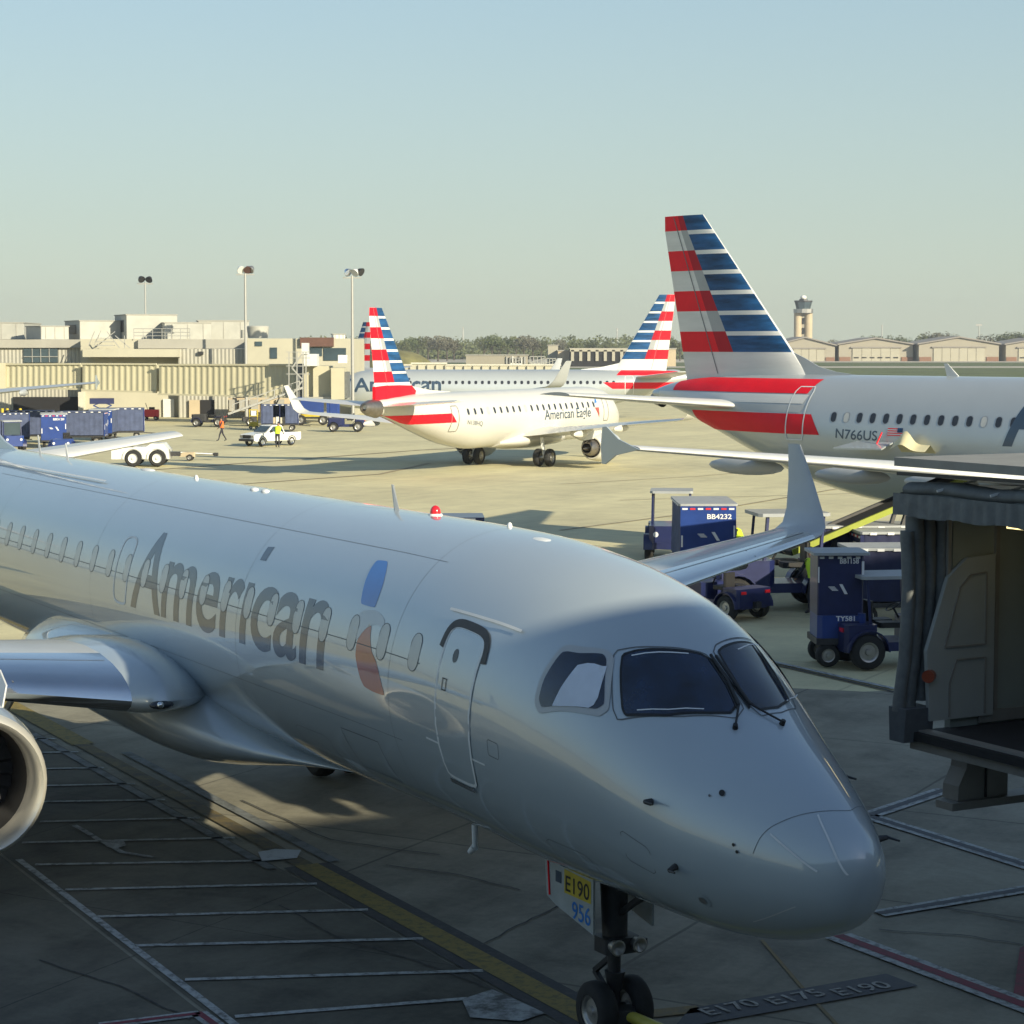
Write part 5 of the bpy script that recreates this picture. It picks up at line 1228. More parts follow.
def belt_loader(lab, loc, rotz, a0=.0, zlo=.9, zhi=3.2, L=7.0, body=NAVYB, rail=LIME, group='belt loaders'):
    t = thing('belt_loader', lab, 'belt loader', loc, rotz, group)
    mb = MB(); mb.box((0, 0, .6), (4.2, 1.7, .35), bev=.08); mb.box((1.6, .55, .95), (.8, .6, .5), bev=.08); mb.build('chassis', body, t)
    A, Bq = Vector((-L/2, 0, zlo)), Vector((L/2, 0, zhi))
    mb = MB(); mb.bar(A, Bq, .85, .12); bm_ = mb.build('belt', RUBBER, t)
    for sy in (-1, 1):
        mb = MB(); off = Vector((0, sy*.5, .05)); mb.bar(A+off, Bq+off, .08, .16); mb.build('boom_rail', rail if (sy < 0 or rail is not LIME) else DARKMETAL, t)
        mb = MB(); off = Vector((0, sy*.52, .0)); N = 9
        for i in range(N): p = A.lerp(Bq, (i+.5)/N)+off; mb.bar(p, p+Vector((.05, 0, .75)), .04)
        mb.bar(A.lerp(Bq, .5/N)+off+Vector((.05, 0, .75)), A.lerp(Bq, 1-.5/N)+off+Vector((.05, 0, .75)), .04)
        if rail is not LIME: mb.build('handrail', POLE, t)
        else: mb.bm.free()
    for sy in (-.3, .3): mb = MB(); mb.bar((.3, sy, .7), A.lerp(Bq, .68)-Vector((0, 0, .1))+Vector((0, sy, 0)), .10); mb.build('lift_arm', DARKMETAL, t)
    mb = MB(); mb.bar((-1.5, 0, .7), A.lerp(Bq, .30), .12); mb.build('lift_arm', DARKMETAL, t)
    for sx in (-1, 1):
        for sy in (-1, 1): add_wheel(t, (sx*1.4, sy*.75, .38), .38, .25)
    mb = MB(); mb.box((1.3, .55, 1.2), (.3, .4, .08)); mb.box((1.15, .55, 1.4), (.08, .4, .4)); mb.build('seat', BLACKP, t)
    return t

# --- carts and tugs on the right
p = at(706, 581); r0 = R(-97)
baggage_cart('blue cart lettered BB4232 behind the far wing, middle of the picture', (p.x+.06, p.y+1.7, 0), R(-90), 'BB4232', panel=NAVYB, curtain=True, W=1.68, L=3.2, H=2.3)
tug('dark canopied tug standing left of the BB4232 cart', (5.35, 71.2, 0), R(-95), body=NAVY, scale=1.1)
p = at(784, 612); tug('big wheeled navy tug between the winglet and the TY581 tug', (p.x-.2, p.y+.9, 0), R(-172), body=NAVY, scale=1.28)
p = at(728, 622); tug('blue tug with red tail lights half hidden behind the nose, under the far wing', (p.x-.05, p.y+1.2, 0), R(128), body=NAVY, cab=False, scale=.85)
p = at(841, 668); tug('navy tug lettered TY581 beside the bridge cab', (p.x+1.35, p.y+.55, 0), R(10), body=NAVY, code=None, cab=True, scale=1.0)
tt = bpy.data.objects[-1]
c1 = thing('service_cart', 'tall navy box cart lettered BB1158 and TY581 left of the bridge cab', 'baggage cart', (p.x+.0, p.y+.2, 0), R(2))
mb = MB(); mb.box((0, .5, 1.78), (1.02, 1.0, 1.42), bev=.03); mb.build('upper_box', NAVY, c1)
mb = MB(); mb.box((0, .42, .90), (1.04, 1.1, .5), bev=.10); lb = mb.build('lower_box', NAVYB, c1)
mb = MB(); mb.box((0, .5, 2.52), (1.25, 1.3, .06), bev=.04); rf = mb.build('roof', GREYROOF, c1)
mb = MB(); mb.box((0, .45, .58), (1.1, 1.2, .14)); mb.bar((.5, .4, .5), (1.2, .4, .45), .09); mb.build('chassis', DARKMETAL, c1)
mb = MB(); mb.box((.18, -.145, .85), (.42, .04, .36)); mb.build('locker_door', NAVY, lb)
mb = MB(); mb.cyl((.46, -.10, .62), (.46, -.10, 1.2), .09, n=14); mb.build('cylinder', NAVYB, lb, smooth=40)
flat_text('TY581', 'fleet_code', TAPEW, lb, (-.12, -.139, 1.17-.13), (.42, 0, 0), (0, 0, .11), bold=.03)
ub = [o for o in bpy.data.objects if o.parent == c1 and o.name.startswith('upper_box')][0]
flat_text('BB1158', 'fleet_code', TAPEW, ub, (-.02, -.004, 2.30), (.42, 0, 0), (0, 0, .12), bold=.02)
mb = MB()
for k in range(4): mb.box((-.20+.025*k, -.006, 1.78-.025*k), (.14, .01, .016))
mb.prism([Vector((-.03, 0, 1.84)), Vector((.04, 0, 1.84)), Vector((.16, 0, 1.62)), Vector((.09, 0, 1.62))], (0, -.012, 0)); mb.build('emblem', TAPEW, ub)
mb = MB()
for k in range(5): mb.box((-.42+.2*k, -.008, 2.43), (.10, .012, .05))
mb.box((-.49, -.008, 2.05), (.03, .012, .35)); mb.box((.49, -.02, 2.15), (.05, .03, .4)); mb.build('reflective_tape', TAPEW, ub)
for dx, dy in ((-.28, -.05), (.22, .95), (-.28, .95)): add_wheel(c1, (dx, dy, .27), .27, .20)
for k, (x, y, L_, lab) in enumerate(((872, 612, 1.9, 'grey roofed cart behind the BB1158 cart, nearest of the three'), (886, 594, 2.2, 'grey roofed cart behind the BB1158 cart, middle one of the three'), (862, 588, 3.0, 'grey roofed cart behind the BB1158 cart, farthest of the three'))):
    p = at(x, y+18); baggage_cart(lab, (p.x+.9, p.y+1.6, 0), R(4), 'BB2%d41' % k, panel=NAVY, cloth=mat('shaded_curtain', (.012, .016, .055), rough=.8, var=.2, bump=.3), curtain=True, W=1.5, L=L_+.8, H=(1.95, 2.05, 2.1)[k], emblem=False)  # curtain colour darkened to stand in for shade that falls short here
p = at(862, 575, 0)
belt_loader('belt loader with lime rails raised to the open hold of the silver airliner', (10.0, 59.0, 0), R(20), zlo=1.45, zhi=3.35, L=5.4, body=NAVY)
baggage_cart('cart whose dark roof just shows above the foreground fuselage', (at(457, 590, 0).x*1.0, 61.5, 0), R(3), None, W=1.6, L=1.45, H=2.16, roofm=NAVY, emblem=False)

# --- middle distance
def pickup(lab, loc, rotz):
    t = thing('pickup_truck', lab, 'truck', loc, rotz); t.scale = (.87,)*3
    prof = [(-2.55, .55), (-2.55, 1.08), (-.75, 1.08), (-.72, 1.12), (.95, 1.12), (1.15, 1.10), (2.35, .98), (2.5, .85), (2.52, .5), (2.3, .42), (-2.4, .42)]
    mb = MB(); mb.prism([Vector((x, -.88, z)) for x, z in prof], (0, 1.76, 0)); b = mb.build('body', TRUCKW, t)
    mb = MB(); mb.loft([[Vector((x, y, z)) for x, y in ((x0, -w), (x1, -w), (x1, w), (x0, w))] for z, x0, x1, w in ((1.10, -.80, 1.15, .84), (1.62, -.62, .45, .70), (1.68, -.5, .30, .66))]); cb = mb.build('cab', TRUCKW, t)
    mb = MB(); mb.poly([Vector((1.12, -.74, 1.16)), Vector((1.12, .74, 1.16)), Vector((.50, .64, 1.60)), Vector((.50, -.64, 1.60))]); o = mb.build('windscreen', WINDOWG, cb); o.location = (.025, 0, .01)
    for sy in (-1, 1):
        mb = MB(); mb.poly([Vector((-.62, sy*.835, 1.16)), Vector((.88, sy*.835, 1.16)), Vector((.36, sy*.715, 1.58)), Vector((-.52, sy*.715, 1.58))]); o = mb.build('side_window', WINDOWG, cb); o.location = (0, sy*.02, 0)
        for sx in (-1.55, 1.6): add_wheel(t, (sx, sy*.78, .36), .36, .24, rimm=CHROME)
        for sx in (-1.55, 1.6):
            mb = MB(); n = 10; mb.loft([[Vector((sx+(.40+k)*cos(pi*i/n), sy*(.895)+w, .36+(.40+k)*sin(pi*i/n))) for w, k in ((-.02, 0), (.02, 0), (.02, .06), (-.02, .06))] for i in range(n+1)]); mb.build('wheel_arch', DARKMETAL, b)
        mb = MB(); mb.box((2.5, sy*.66, .82), (.06, .28, .18)); mb.build('headlight', CHROME, b)
        mb = MB(); mb.box((.75, sy*1.0, 1.2), (.12, .18, .16)); mb.build('mirror', BLACKP, b)
    mb = MB(); mb.box((2.51, 0, .80), (.06, .95, .26)); mb.build('grille', BLACKP, b)
    mb = MB(); mb.box((2.56, 0, .52), (.14, 1.8, .18), bev=.04); mb.build('bumper', DARKMETAL, b)
    mb = MB(); mb.box((-1.68, 0, 1.09), (1.6, 1.5, .012)); mb.build('load_bed', DARKMETAL, b)
    return t
p = at(268, 446.5); pickup('white pickup truck on the open apron, facing left', (p.x, p.y+1.5, 0), R(228))
def person(lab, loc, rotz, vest, stride=.35, arms=(.25, -.25), bend=0, h=1.76, hat=None, sit=False):
    """one continuous skinned body; vest and hair are children"""
    t = None
    k = h/1.76; V = []; E = []; Rr = []
    def v(x, y, z, r): V.append((x*k, y*k, z*k)); Rr.append(r*k); return len(V)-1
    pe = v(0, 0, .96, .125); wa = v(.02+bend*.2, 0, 1.14, .115); ch = v(.03+bend*.45, 0, 1.36, .15); nk = v(.04+bend*.6, 0, 1.50, .062); hd = v(.06+bend*.7, 0, 1.60, .085); tp = v(.06+bend*.75, 0, 1.69, .085)
    E += [(pe, wa), (wa, ch), (ch, nk), (nk, hd), (hd, tp)]
    for sy, st in ((1, stride), (-1, -stride)):
        hp = v(0, sy*.10, .90, .095); kn = v(st*.45+.04, sy*.11, .50, .062); an = v(st-.04, sy*.11, .09, .042); to = v(st+.14, sy*.12, .04, .036)
        E += [(pe, hp), (hp, kn), (kn, an), (an, to)]
        sw = arms[0] if sy == 1 else arms[1]
        sh = v(.03+bend*.5, sy*.20, 1.42, .062); el = v(.03+bend*.5+sw*.5, sy*.26, 1.14, .045); wr = v(.08+bend*.5+sw*1.1, sy*.24, .90+abs(sw)*.15, .032); ha = v(.10+bend*.5+sw*1.3, sy*.23, .82+abs(sw)*.18, .036)
        E += [(ch, sh), (sh, el), (el, wr), (wr, ha)]
    me = bpy.data.meshes.new('person'); me.from_pydata(V, E, []); o = bpy.data.objects.new('person', me); COL.objects.link(o)
    m = o.modifiers.new('skin', 'SKIN'); m.use_smooth_shade = True
    for i, sv in enumerate(me.skin_vertices[0].data): sv.radius = (Rr[i], Rr[i]); sv.use_root = (i == 0)
    o.modifiers.new('sub', 'SUBSURF').levels = 2
    o.modifiers['sub'].render_levels = 2
    me2 = bpy.data.meshes.new_from_object(o.evaluated_get(bpy.context.evaluated_depsgraph_get()))
    o.modifiers.clear(); o.data = me2
    for m_ in (CLOTHD, SKIN): me2.materials.append(m_)
    for f in me2.polygons:
        f.use_smooth = True; c = f.center
        f.material_index = 1 if c.z > 1.47*k or (c.z < .93*k and abs(c.y) > .18*k) else 0
    o.location = loc; o.rotation_euler.z = rotz
    tag(o, lab, 'person')
    mb = MB(); rings = []
    for z, rx, ry, x in ((.98, .17, .20, .01), (1.14, .165, .195, .02+bend*.2), (1.30, .185, .225, .03+bend*.4), (1.44, .16, .23, .035+bend*.5), (1.50, .09, .12, .04+bend*.58)):
        rings.append([Vector(((x+rx*cos(a))*k, ry*sin(a)*k, z*k)) for a in [2*pi*i/20 for i in range(20)]])
    mb.loft(rings); vs = mb.build('safety_vest', vest, o, smooth=60)
    mb = MB(); mb.ell(((.06+bend*.75)*k, 0, 1.71*k), (.105*k, .09*k, .085*k)); mb.build('hard_hat' if hat else 'hair', hat or BLACKP, o, smooth=60)
    return o
p = at(222, 441); person('person in an orange vest walking across the apron', (p.x, p.y, 0), R(200), HIVISO, .32)
p = at(278, 447.5); person('person in a lime vest leaning at the door of the white pickup', (p.x, p.y-.3, 0), R(85), HIVISY, .1, (.35, .5), bend=.5)
p = at(742, 548); person('person in a lime vest beside the BB4232 cart, mostly behind the wing', (7.15, 66.0, 0), R(180), HIVISY, .1, (.3, .3), bend=.3, h=1.7)
p = at(832, 640); person('person in a lime vest between the winglet and the belt loader', (at(820, 600).x-.6, 56, 0), R(120), HIVISY, .12, (.3, .2), bend=.2)
p = at(700, 540); 
# pushback tractor with tow bar
p = at(139, 467); pt_ = thing('pushback_tractor', 'low white pushback tractor with fat tyres behind the tail plane', 'tractor', (p.x+.2, p.y+1.3, 0), R(4))
mb = MB(); mb.prism([Vector((x, -1.1, z)) for x, z in ((-1.9, .45), (-1.9, 1.0), (-1.6, 1.1), (.1, 1.15), (.4, 1.35), (1.1, 1.35), (1.4, 1.0), (1.45, .45))], (0, 2.2, 0)); b = mb.build('body', TRUCKW, pt_, smooth=30)
mb = MB(); mb.box((-1.0, .3, 1.35), (.9, 1.2, .4), bev=.1); mb.build('operator_box', LIGHTGREY, pt_)
for sx in (-.65, .75):
    for sy in (-1, 1):
        add_wheel(pt_, (sx*1.0, sy*1.0, .50), .50, .38, rimm=LIGHTGREY)
        mb = MB(); n = 8; mb.loft([[Vector((sx+(.55+k)*cos(pi*i/n), sy*1.13+w, .5+(.55+k)*sin(pi*i/n))) for w, k in ((-.06, 0), (.04, 0), (.04, .07), (-.06, .07))] for i in range(n+1)]); mb.build('wheel_arch', LIGHTGREY, b)
mb = MB(); mb.box((1.7, 0, .7), (.6, .5, .25)); mb.build('hitch', DARKMETAL, pt_)
for sy in (-1, 1): mb = MB(); mb.box((1.45, sy*.8, .9), (.08, .25, .2)); mb.build('headlight', CHROME, b)
a, c = at(166, 461), at(216, 460); tb = thing('tow_bar', 'yellow wheeled tow bar in front of the white pushback tractor', 'tow bar', a)
mb = MB(); v_ = c-a; mb.tube([Vector((0, 0, .55)), v_+Vector((0, 0, .35))], .07, 8); mb.build('bar', DULLMETAL, tb)
mb = MB(); mb.box(v_*.42+Vector((0, 0, .38)), (1.0, .35, .28), bev=.06); mb.build('axle_box', BRICK, tb)
for s_ in (-.28, .28): add_wheel(tb, v_*.42+Vector((.2, s_, .2)), .2, .12)
mb = MB(); mb.box(v_+Vector((0, 0, .35)), (.25, .4, .2)); mb.build('tow_head', DARKMETAL, tb)
# tow bar on the nose gear of the foreground jet
ng0 = at(612, 1037); d_ = Vector((sin(PSI), -cos(PSI), 0)); tb = thing('tow_bar', 'yellow tow bar running from the foreground nose gear out of frame', 'tow bar', (B(3.9, 0)[0], B(3.9, 0)[1], 0))
e_ = Vector((1.35, -2.0, 0)).normalized()*3.6
mb = MB(); mb.tube([Vector((0, 0, .30)), e_+Vector((0, 0, .32))], .06, 14); mb.build('bar', mat('towbar_yellow', (.42, .38, .06), rough=.45, var=.15), tb, smooth=40)
mb = MB(); mb.box((-.02, .05, .30), (.20, .26, .12)); mb.build('tow_head', DARKMETAL, tb)
# carts and tugs parked left
CL = [((-4, 448), 62, 'blue curtained cart cut by the left edge of the row'), ((22, 444), 8, 'faded curtained cart second in the left row'), ((76, 445), 6, 'curtained cart with slack blue side third in the left row'), ((116, 440), 14, 'curtained cart at the right end of the left row')]
for k, ((x, y), a, lab) in enumerate(CL):
    p = at(x, y); baggage_cart(lab, (p.x, p.y+2.5, 0), R(a-4), None, panel=NAVYB, L=3.3, W=1.6, H=2.3, roofm=CURTAIN, group='baggage carts lined up at left')
p = at(46, 449); baggage_cart('blue end panelled cart behind the tug in the left row', (p.x, p.y+2.6, 0), R(-78), 'BB3120', panel=NAVYB, L=3.2, W=1.7, H=2.35, group='baggage carts lined up at left')
p = at(99, 441); baggage_cart('bright blue cart with white lettering at the middle of the left row', (p.x, p.y+2, 0), R(-88), 'BB4017', panel=NAVYB, L=3.2, W=1.7, H=2.3, group='baggage carts lined up at left')
p = at(12, 451); tug('blue tug with open cab frame at the left of the row', (p.x, p.y, 0), R(-70), body=NAVYB, windows=True)
p = at(58, 456); tug('blue tug whose bonnet faces the camera before the left row', (p.x, p.y+1.2, 0), R(-80), body=NAVYB, cab=False)
p = at(104, 421); hl = thing('service_lift', 'dark blue truck lift by the terminal wall, left of the red cart', 'service vehicle', (p.x, p.y, 0), R(10))
mb = MB(); mb.box((0, 0, .9), (5.0, 2.0, .5), bev=.1); mb.box((1.9, 0, 1.5), (1.0, 1.9, 1.0), bev=.15); mb.build('body', NAVY, hl)
mb = MB()
for a, c in (((-1.2, 1.2), (.9, 2.8)), ((.9, 1.2), (-1.2, 2.8)), ((-1.2, 2.8), (.9, 4.0)), ((.9, 2.8), (-1.2, 4.0))):
    for sy in (-.8, .8): mb.bar((a[0], sy, a[1]), (c[0], sy, c[1]), .12)
mb.build('scissor_frame', NAVYB, hl); hl.scale = (.8, .8, .52); mb = MB(); mb.box((-.2, 0, 3.6), (2.8, 2.0, 1.0), bev=.05); mb.build('lift_body', NAVY, hl)
for sx in (-1.6, 1.6):
    for sy in (-1, 1): add_wheel(hl, (sx, sy*.9, .45), .45, .3)
p = at(151, 420); rc = thing('fire_cart', 'small red equipment cart against the cream wall', 'cart', (p.x, p.y, 0), 0)
mb = MB(); mb.box((0, 0, .65), (1.5, .9, .7), bev=.12); mb.build('body', TAPER, rc); mb = MB(); mb.bar((-.3, 0, 1.0), (-.5, 0, 1.6), .05); mb.box((.1, 0, 1.1), (.5, .4, .25)); mb.build('handle', DARKMETAL, rc)
for sx in (-.5, .5):
    for sy in (-1, 1): add_wheel(rc, (sx, sy*.4, .2), .2, .12)
for k, (x, lab) in enumerate(((2.5, 'yellow post at the left edge of the loading bay'), (7.5, 'yellow post second from the left edge'), (20.5, 'yellow post nearest the dark loading bay'))):
    p = at(x, 419.5); t = thing('bollard', lab, 'bollard', p, 0, 'yellow posts by the loading bay')
    mb = MB(); mb.cyl((0, 0, 0), (0, 0, 1.0), .14, n=14); mb.ell((0, 0, 1.0), (.14, .14, .08)); mb.build('post', YELLOWP, t, smooth=50); mb = MB(); mb.cyl((0, 0, 0), (0, 0, .06), .22, n=14); mb.build('base', DARKMETAL, t)
# centre left equipment
p = at(262, 427); belt_loader('belt loader with grey handrails reaching towards the far airliner', (p.x+.0, p.y+3, 0), R(8), zlo=1.0, zhi=3.3, L=6.6, body=DARKMETAL, rail=POLE)
p = at(279, 431); baggage_cart('curtained cart loaded with bags in front of the grey belt loader', (p.x, p.y+1, 0), R(4), None, panel=CURTAIN, L=3.0, W=1.5, H=2.15, open_side=True, bags=True, emblem=False, roofm=CURTAIN)
p = at(345, 432); tug('blue tug between the far airliner and the striped tail', (p.x, p.y+1, 0), R(182), body=NAVY, cab=False, scale=1.05)
p = at(207, 427); tug('dark low tug in front of the terminal door', (p.x, p.y+1, 0), R(178), body=DARKMETAL, cab=False)
p = at(307, 424); sv = thing('catering_truck', 'dark blue box truck behind the white wing tip', 'truck', (p.x, p.y+6, 0), R(5))
mb = MB(); mb.box((-.3, 0, 1.7), (3.6, 2.0, 1.8), bev=.05); mb.build('box_body', NAVYB, sv); mb = MB(); mb.box((1.9, 0, 1.3), (1.1, 1.9, 1.3), bev=.2); mb.build('cab', NAVYB, sv); mb = MB(); mb.box((0, 0, .6), (4.8, 1.6, .25)); mb.build('chassis', YELLOWP, sv)
for sx in (-1.4, 1.5):
    for sy in (-1, 1): add_wheel(sv, (sx, sy*.85, .42), .42, .28)
p = at(232, 436); gp = thing('yellow_lift', 'yellow upright work lift left of the white pickup', 'lift', (p.x, p.y+14, 0), R(10)); gp.scale = (.85,)*3
mb = MB(); mb.box((0, 0, .45), (.9, .8, .5), bev=.06); mb.build('base', YELLOWP, gp)
mb = MB()
for sx in (-.4, .4):
    for sy in (-.35, .35): mb.bar((sx, sy, .7), (sx, sy, 1.9), .06)
for z_ in (1.3, 1.9): mb.bar((-.4, -.35, z_), (.4, -.35, z_), .06); mb.bar((-.4, .35, z_), (.4, .35, z_), .06)
mb.build('cage', YELLOWP, gp); mb = MB(); mb.box((0, 0, 1.55), (.5, .5, .5)); mb.build('panel', TRUCKW, gp)
for sx in (-.3, .3):
    for sy in (-.4, .4): add_wheel(gp, (sx, sy, .16), .16, .1)
# ------------------------------------------------------------------ bridge cab at the right, docked side on to the foreground jet
CX = Vector((5.11, 24.92, 0)); cang = math.atan2(.4794, .8776)   # local x runs into the cab, local y runs from near to far side
jb = thing('boarding_bridge_cab', 'dark open bridge cab with padded canopy cut by the right picture edge', 'passenger bridge', CX, cang)
W_, D_, FL = 3.3, 3.4, 2.60      # near side is at y=-W_, far side at y=0
Lx = lambda x, y, z: Vector((x, y, z))
mb = MB(); mb.box(Lx(D_/2+.05, -W_/2, FL-.07), (D_+.6, W_+.1, .14)); mb.build('floor', FLOORM, jb)
mb = MB(); mb.box(Lx(-.33, -W_/2, FL-.10), (.16, W_+.3, .24), bev=.03); mb.build('floor_edge', CABSTEEL, jb)
mb = MB(); mb.box(Lx(-.44, -W_/2, FL-.05), (.07, W_+.1, .10)); mb.build('edge_bumper', RUBBER, jb)
mb = MB(); mb.box(Lx(D_/2+.1, .06, FL+1.35), (D_, .10, 2.75)); wl = mb.build('far_wall', CABIN, jb)
mb = MB(); mb.box(Lx(D_/2+.1, -W_-.06, FL+1.35), (D_, .10, 2.75)); mb.build('near_wall', CABIN, jb)
mb = MB(); mb.box(Lx(D_/2+.1, -W_/2, FL+2.55), (D_, W_, .08)); mb.build('ceiling', CABIN, jb)
mb = MB(); mb.box(Lx(D_/2-.1, -W_/2, FL+3.16), (D_+.9, W_+.7, .10), bev=.04); mb.build('roof', CABSTEEL, jb)
# inner folding door leaf, shaped with a cut upper corner
P = [(a-.70, b) for a, b in ((.42, .12), (.36, .95), (.66, 1.80), (.95, 2.02), (1.38, 2.05), (1.38, .12))]
mb = MB(); mb.prism([Lx(a, -.02, FL+b) for a, b in P], (0, -.06, 0)); dl = mb.build('inner_door', CABDOOR, jb)
mb = MB(); P2 = [(.62, .98), (.84, 1.68), (1.0, 1.82), (1.24, 1.84), (1.24, .98)]
P2 = [(a-.70, b) for a, b in P2]
for a, c in zip(P2, P2[1:]+P2[:1]): mb.bar(Lx(a[0], -.085, FL+a[1]), Lx(c[0], -.085, FL+c[1]), .022)
P2 = [(.70, .15), (.70, .55), (.8, .82), (1.24, .82), (1.24, .15)]
P2 = [(a-.70, b) for a, b in P2]
for a, c in zip(P2, P2[1:]): mb.bar(Lx(a[0], -.085, FL+a[1]), Lx(c[0], -.085, FL+c[1]), .022)
mb.build('door_moulding', CABSTEEL, dl)
mb = MB(); mb.cyl(Lx(-.28, -.07, FL+.66), Lx(-.36, -.13, FL+.66), .075, n=16); mb.build('warning_lamp', mat('amber_lamp', (.25, .05, .02), rough=.3), jb)
mb = MB(); mb.box(Lx(.76, .0, FL+1.3), (.06, .06, 2.5)); mb.box(Lx(.02, -.01, FL+1.5), (.05, .05, 2.0)); mb.build('door_post', CABSTEEL, jb)
mb = MB(); mb.box(Lx(.40, -1.15, FL+2.44), (.14, 1.0, .06)); mb.build('ceiling_lamp', mat('lamp_lit', (1, .9, .5), emit=(1, .78, .32), es=1.5), jb)
mb = MB(); mb.box(Lx(1.45, -.03, FL+1.3), (.04, .02, 2.5)); mb.box(Lx(2.55, -.03, FL+1.3), (.04, .02, 2.5)); mb.box(Lx(2.0, -.03, FL+.10), (3.0, .03, .14)); mb.build('wall_trim', CABSTEEL, wl)
# padded canopy bellows, top and far side
def pad(name, path, nrm, wid, thick, m=CANOPY, seed=1):
    rn = random.Random(seed); rings = []
    N = len(path)
    for i, p in enumerate(path):
        k = 1+.03*sin(i*1.9)+rn.uniform(-.035, .035); d = (path[min(i+1, N-1)]-path[max(i-1, 0)]).normalized(); n = Vector(nrm); s = d.cross(n).normalized()
        rings.append([p+s*(thick*k*cos(a))+n*(wid*k*sin(a)*(1 if sin(a) > 0 else .6)) for a in [2*pi*j/20 for j in range(20)]])
    mb = MB(); mb.loft(rings); return mb.build(name, m, jb, smooth=60)
top = [Lx(-.30, .20-.115*i, FL+2.74-.015*math.cos(i*.5)) for i in range(33)]
pad('canopy_top', top, (1, 0, 0), .32, .15)
pad('canopy_top_roll', [p+Vector((-.06, 0, .11)) for p in top], (1, 0, 0), .26, .09, seed=4)
vl = MB(); A = []; Bq = []
for i in range(80):
    y = .26-3.7*i/79; x = -.64+.006*sin(i*1.55)+.006*sin(i*.7); A.append(Lx(x+.04, y, FL+2.80)); Bq.append(Lx(x+.03+.012*sin(i*1.55+.6), y, FL+2.54+.012*sin(i*.35)))
vl.loft([Bq, A], closed=False, cap=False); v2 = vl.build('canopy_valance', CANOPY, jb, smooth=60)
side_path = [Lx(-.36-.02*sin(i*.4)-.10*max(0, 1-i/5), .16, FL+.28+i*.118) for i in range(20)]
pad('canopy_side', side_path, (1, 0, 0), .13, .11, seed=7)
pad('canopy_side', [p+Vector((.19, .03, .06)) for p in side_path], (1, 0, 0), .12, .13, seed=11)
pad('canopy_side', [p+Vector((-.12, -.02, -.05)) for p in side_path[:-1]], (1, 0, 0), .09, .09, seed=12)
pad('canopy_side_inner', [Lx(-.02, .10, FL+.28+i*.115) for i in range(20)], (1, 0, 0), .10, .10, seed=9)
mb = MB(); mb.prism([Lx(-.62, -.02, FL-.12), Lx(-.62, .24, FL-.12), Lx(-.62, .26, FL+.28), Lx(-.62, -.06, FL+.28)], (.42, 0, 0)); mb.build('corner_bumper', mat('bumper_foam', (.09, .10, .11), rough=.9, var=.15, scale=8), jb)
mb = MB()
for k in range(3): mb.bar(Lx(-.58, -.5-.9*k, FL+2.86), Lx(-.1, -.62-.9*k, FL+2.98), .025)
mb.build('canopy_strut', LIGHTGREY, jb)
mb = MB(); mb.bar(Lx(-.50, .3, FL+3.02), Lx(-.50, -3.4, FL+3.06), .04); mb.build('canopy_rail', BLACKP, jb)
# hanging equipment under the cab
mb = MB(); mb.loft([[Lx(x, y, z) for x, y in ((-.05+dx, .0), (-.05+dx, -.28), (.75, -.28), (.75, .0))] for z, dx in ((1.78, .04), (1.95, .05), (2.15, .16), (2.45, .20))]); hb = mb.build('hanging_housing', CABSTEEL, jb)
mb = MB(); mb.box(Lx(.40, -.29, 2.10), (.02, .03, .62)); mb.build('housing_seam', BLACKP, hb)
mb = MB(); mb.box(Lx(1.3, -.2, 1.73), (2.9, .3, .09)); mb.build('lower_beam', CABSTEEL, jb)
# tunnel back to the terminal, wheel column
mb = MB(); mb.box(Lx(D_+.6, -W_/2, FL+1.3), (1.2, W_*.95, 2.7)); mb.build('rotating_section', CABSTEEL, jb)
q0 = Lx(D_+1.0, -W_/2, FL+1.3); q1 = Lx(14.5, -23.3, FL+2.4)
mb = MB(); mb.bar(q0, q1, 2.5, 2.7); mb.build('tunnel', BRIDGEP, jb)
qm = q0.lerp(q1, .35)
for k in (-1.2, 1.2):
    mb = MB(); mb.cyl((qm.x+k*.7, qm.y+k*.7, .9), (qm.x+k*.7, qm.y+k*.7, 3.3), .2, n=14); mb.build('lift_column', CABSTEEL, jb, smooth=40)
    add_wheel(jb, (qm.x+k*.7, qm.y+k*.7, .5), .5, .35)
# terminal behind the camera: real wall, windows and roof that shade the stand
tm = thing('concourse', 'concourse building behind the viewpoint shading the stand', 'building', (0, 0, 0), math.atan2(.4794, .8776))
def tb(x0, x1, y0, y1, z0, z1, m, name):
    mb = MB(); mb.box(((x0+x1)/2, (y0+y1)/2, (z0+z1)/2), (x1-x0, y1-y0, z1-z0)); return mb.build(name, m, tm)
CW = mat('concourse_wall', (.34, .33, .29), rough=.8, var=.06, scale=.3)
tb(-70, 92, -26, -4.0, -.1, 5.6, CW, 'lower_wall'); tb(-70, 92, -26, -4.1, 5.6, 9.6, WINDOWG, 'window_band'); tb(-70, 92, -26, -4.0, 9.6, 13.05, CW, 'upper_wall')
for k in range(-11, 12): tb(k*6-.12, k*6+.12, -4.095, -3.98, 5.6, 9.6, POLE, 'mullion')
tb(30, 90, -18, -4.4, 13.05, 20.4, CW, 'shade_block')  # unseen roof block, added and sized to shade the carts at right
tb(-8.0, -5.2, -3.995, -3.9, 0, 2.4, DARKOPEN, 'door')

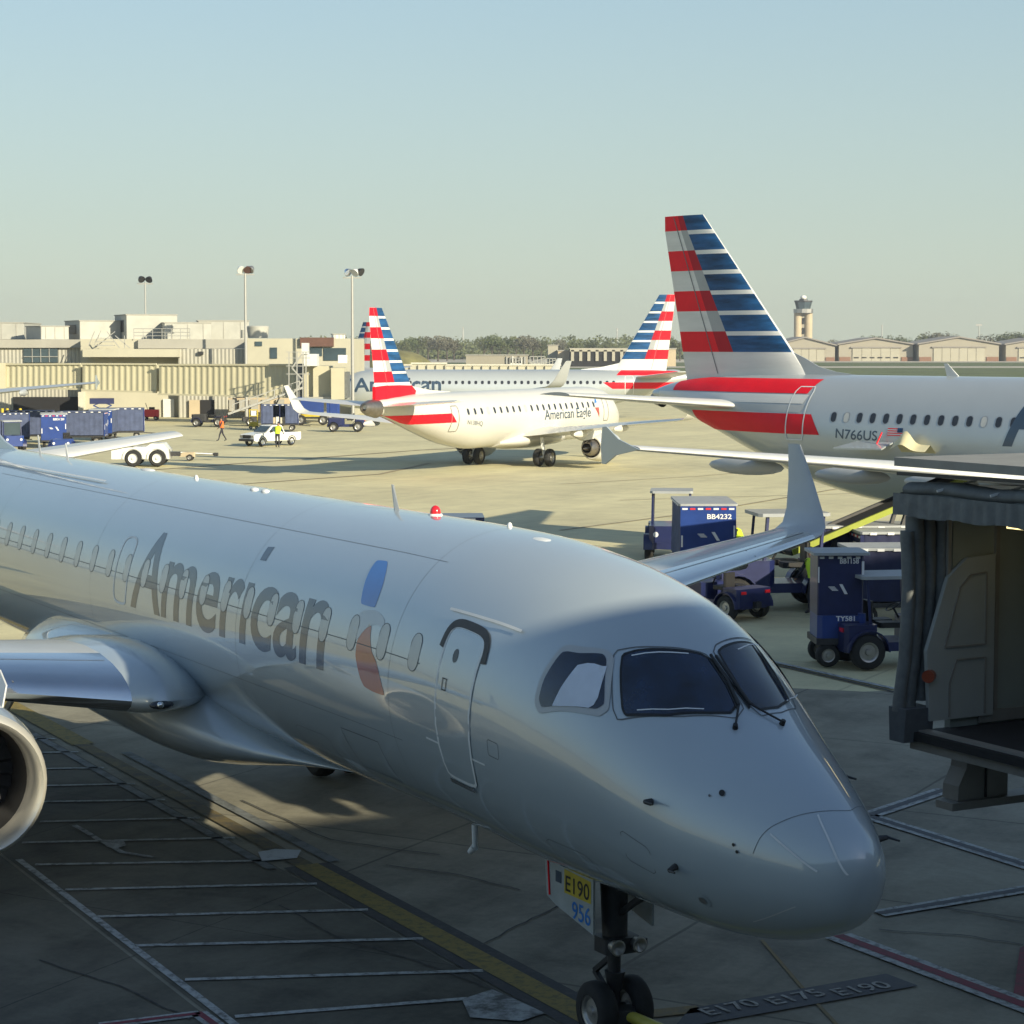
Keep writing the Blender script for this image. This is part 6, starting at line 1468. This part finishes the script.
# ------------------------------------------------------------------ air, sky, sun, camera
EL = 21
SUN = Vector((.66*cos(R(EL)), -.75*cos(R(EL)), sin(R(EL)))).normalized()
w = bpy.data.worlds.new('World'); S.world = w; w.use_nodes = True; nt = w.node_tree
sk = nt.nodes.new('ShaderNodeTexSky'); sk.sky_type = 'NISHITA'; sk.sun_disc = False; sk.sun_elevation = R(EL); sk.sun_rotation = math.atan2(.66, -.75)
sk.altitude = 200; sk.air_density = 1.0; sk.dust_density = .4; sk.ozone_density = 1.2
bg = nt.nodes['Background']; bg.inputs[1].default_value = .095
# hazy lower sky: the clear sky is veiled by pale haze towards the horizon
N = nt.nodes.new; L_ = nt.links.new
tc = N('ShaderNodeTexCoord'); sx = N('ShaderNodeSeparateXYZ'); L_(tc.outputs['Generated'], sx.inputs[0])
rp = N('ShaderNodeValToRGB'); L_(sx.outputs['Z'], rp.inputs[0]); e = rp.color_ramp.elements
e[0].position = 0; e[0].color = (.85,)*3+(1,); e[1].position = 1; e[1].color = (.02,)*3+(1,)
for p_, v_ in ((.06, .82), (.17, .66), (.35, .32), (.6, .08)): x = e.new(p_); x.color = (v_,)*3+(1,)
r2 = N('ShaderNodeValToRGB'); L_(sx.outputs['Z'], r2.inputs[0]); e = r2.color_ramp.elements
e[0].position = 0; e[0].color = (.330/.95, .375/.95, .315/.95, 1); e[1].position = .18; e[1].color = (.232/.95, .325/.95, .352/.95, 1)
sc = N('ShaderNodeVectorMath'); sc.operation = 'SCALE'; sc.inputs['Scale'].default_value = 10; L_(r2.outputs[0], sc.inputs[0])
mx = N('ShaderNodeMix'); mx.data_type = 'RGBA'; L_(rp.outputs[0], mx.inputs['Factor']); L_(sk.outputs[0], mx.inputs['A']); L_(sc.outputs[0], mx.inputs['B'])
L_(mx.outputs['Result'], bg.inputs[0])
l = bpy.data.lights.new('sun', 'SUN'); l.energy = 4.8; l.angle = R(.6); l.color = (1, .895, .66)
lo = bpy.data.objects.new('sun', l); COL.objects.link(lo); lo.rotation_euler = SUN.to_track_quat('Z', 'Y').to_euler()
HAZE = True
if HAZE:
    m = bpy.data.materials.new('haze_air'); m.use_nodes = True; nt = m.node_tree; nt.nodes.remove(nt.nodes['Principled BSDF'])
    v = nt.nodes.new('ShaderNodeVolumePrincipled'); v.inputs['Color'].default_value = (.90, .94, 1, 1); v.inputs['Density'].default_value = .00022; v.inputs['Anisotropy'].default_value = .3
    nt.links.new(v.outputs[0], nt.nodes['Material Output'].inputs['Volume'])
    mb = MB(); mb.box((0, 650, 17.5), (3600, 1700, 38.0)); h = mb.build('haze', m); h['kind'] = 'stuff'; h['label'] = 'thin pale haze over the whole airfield'
cam = bpy.data.cameras.new('camera'); co = bpy.data.objects.new('camera', cam); COL.objects.link(co); S.camera = co
co.location = (0, 0, CAMH); co.rotation_euler = (pi/2-PITCH, 0, 0); cam.sensor_width = 36; cam.lens = FPX/1024*36; cam.clip_end = 20000; cam.clip_start = .05
S.view_settings.view_transform = 'Standard'; S.view_settings.look = 'None'; S.view_settings.exposure = .7; S.view_settings.gamma = 1
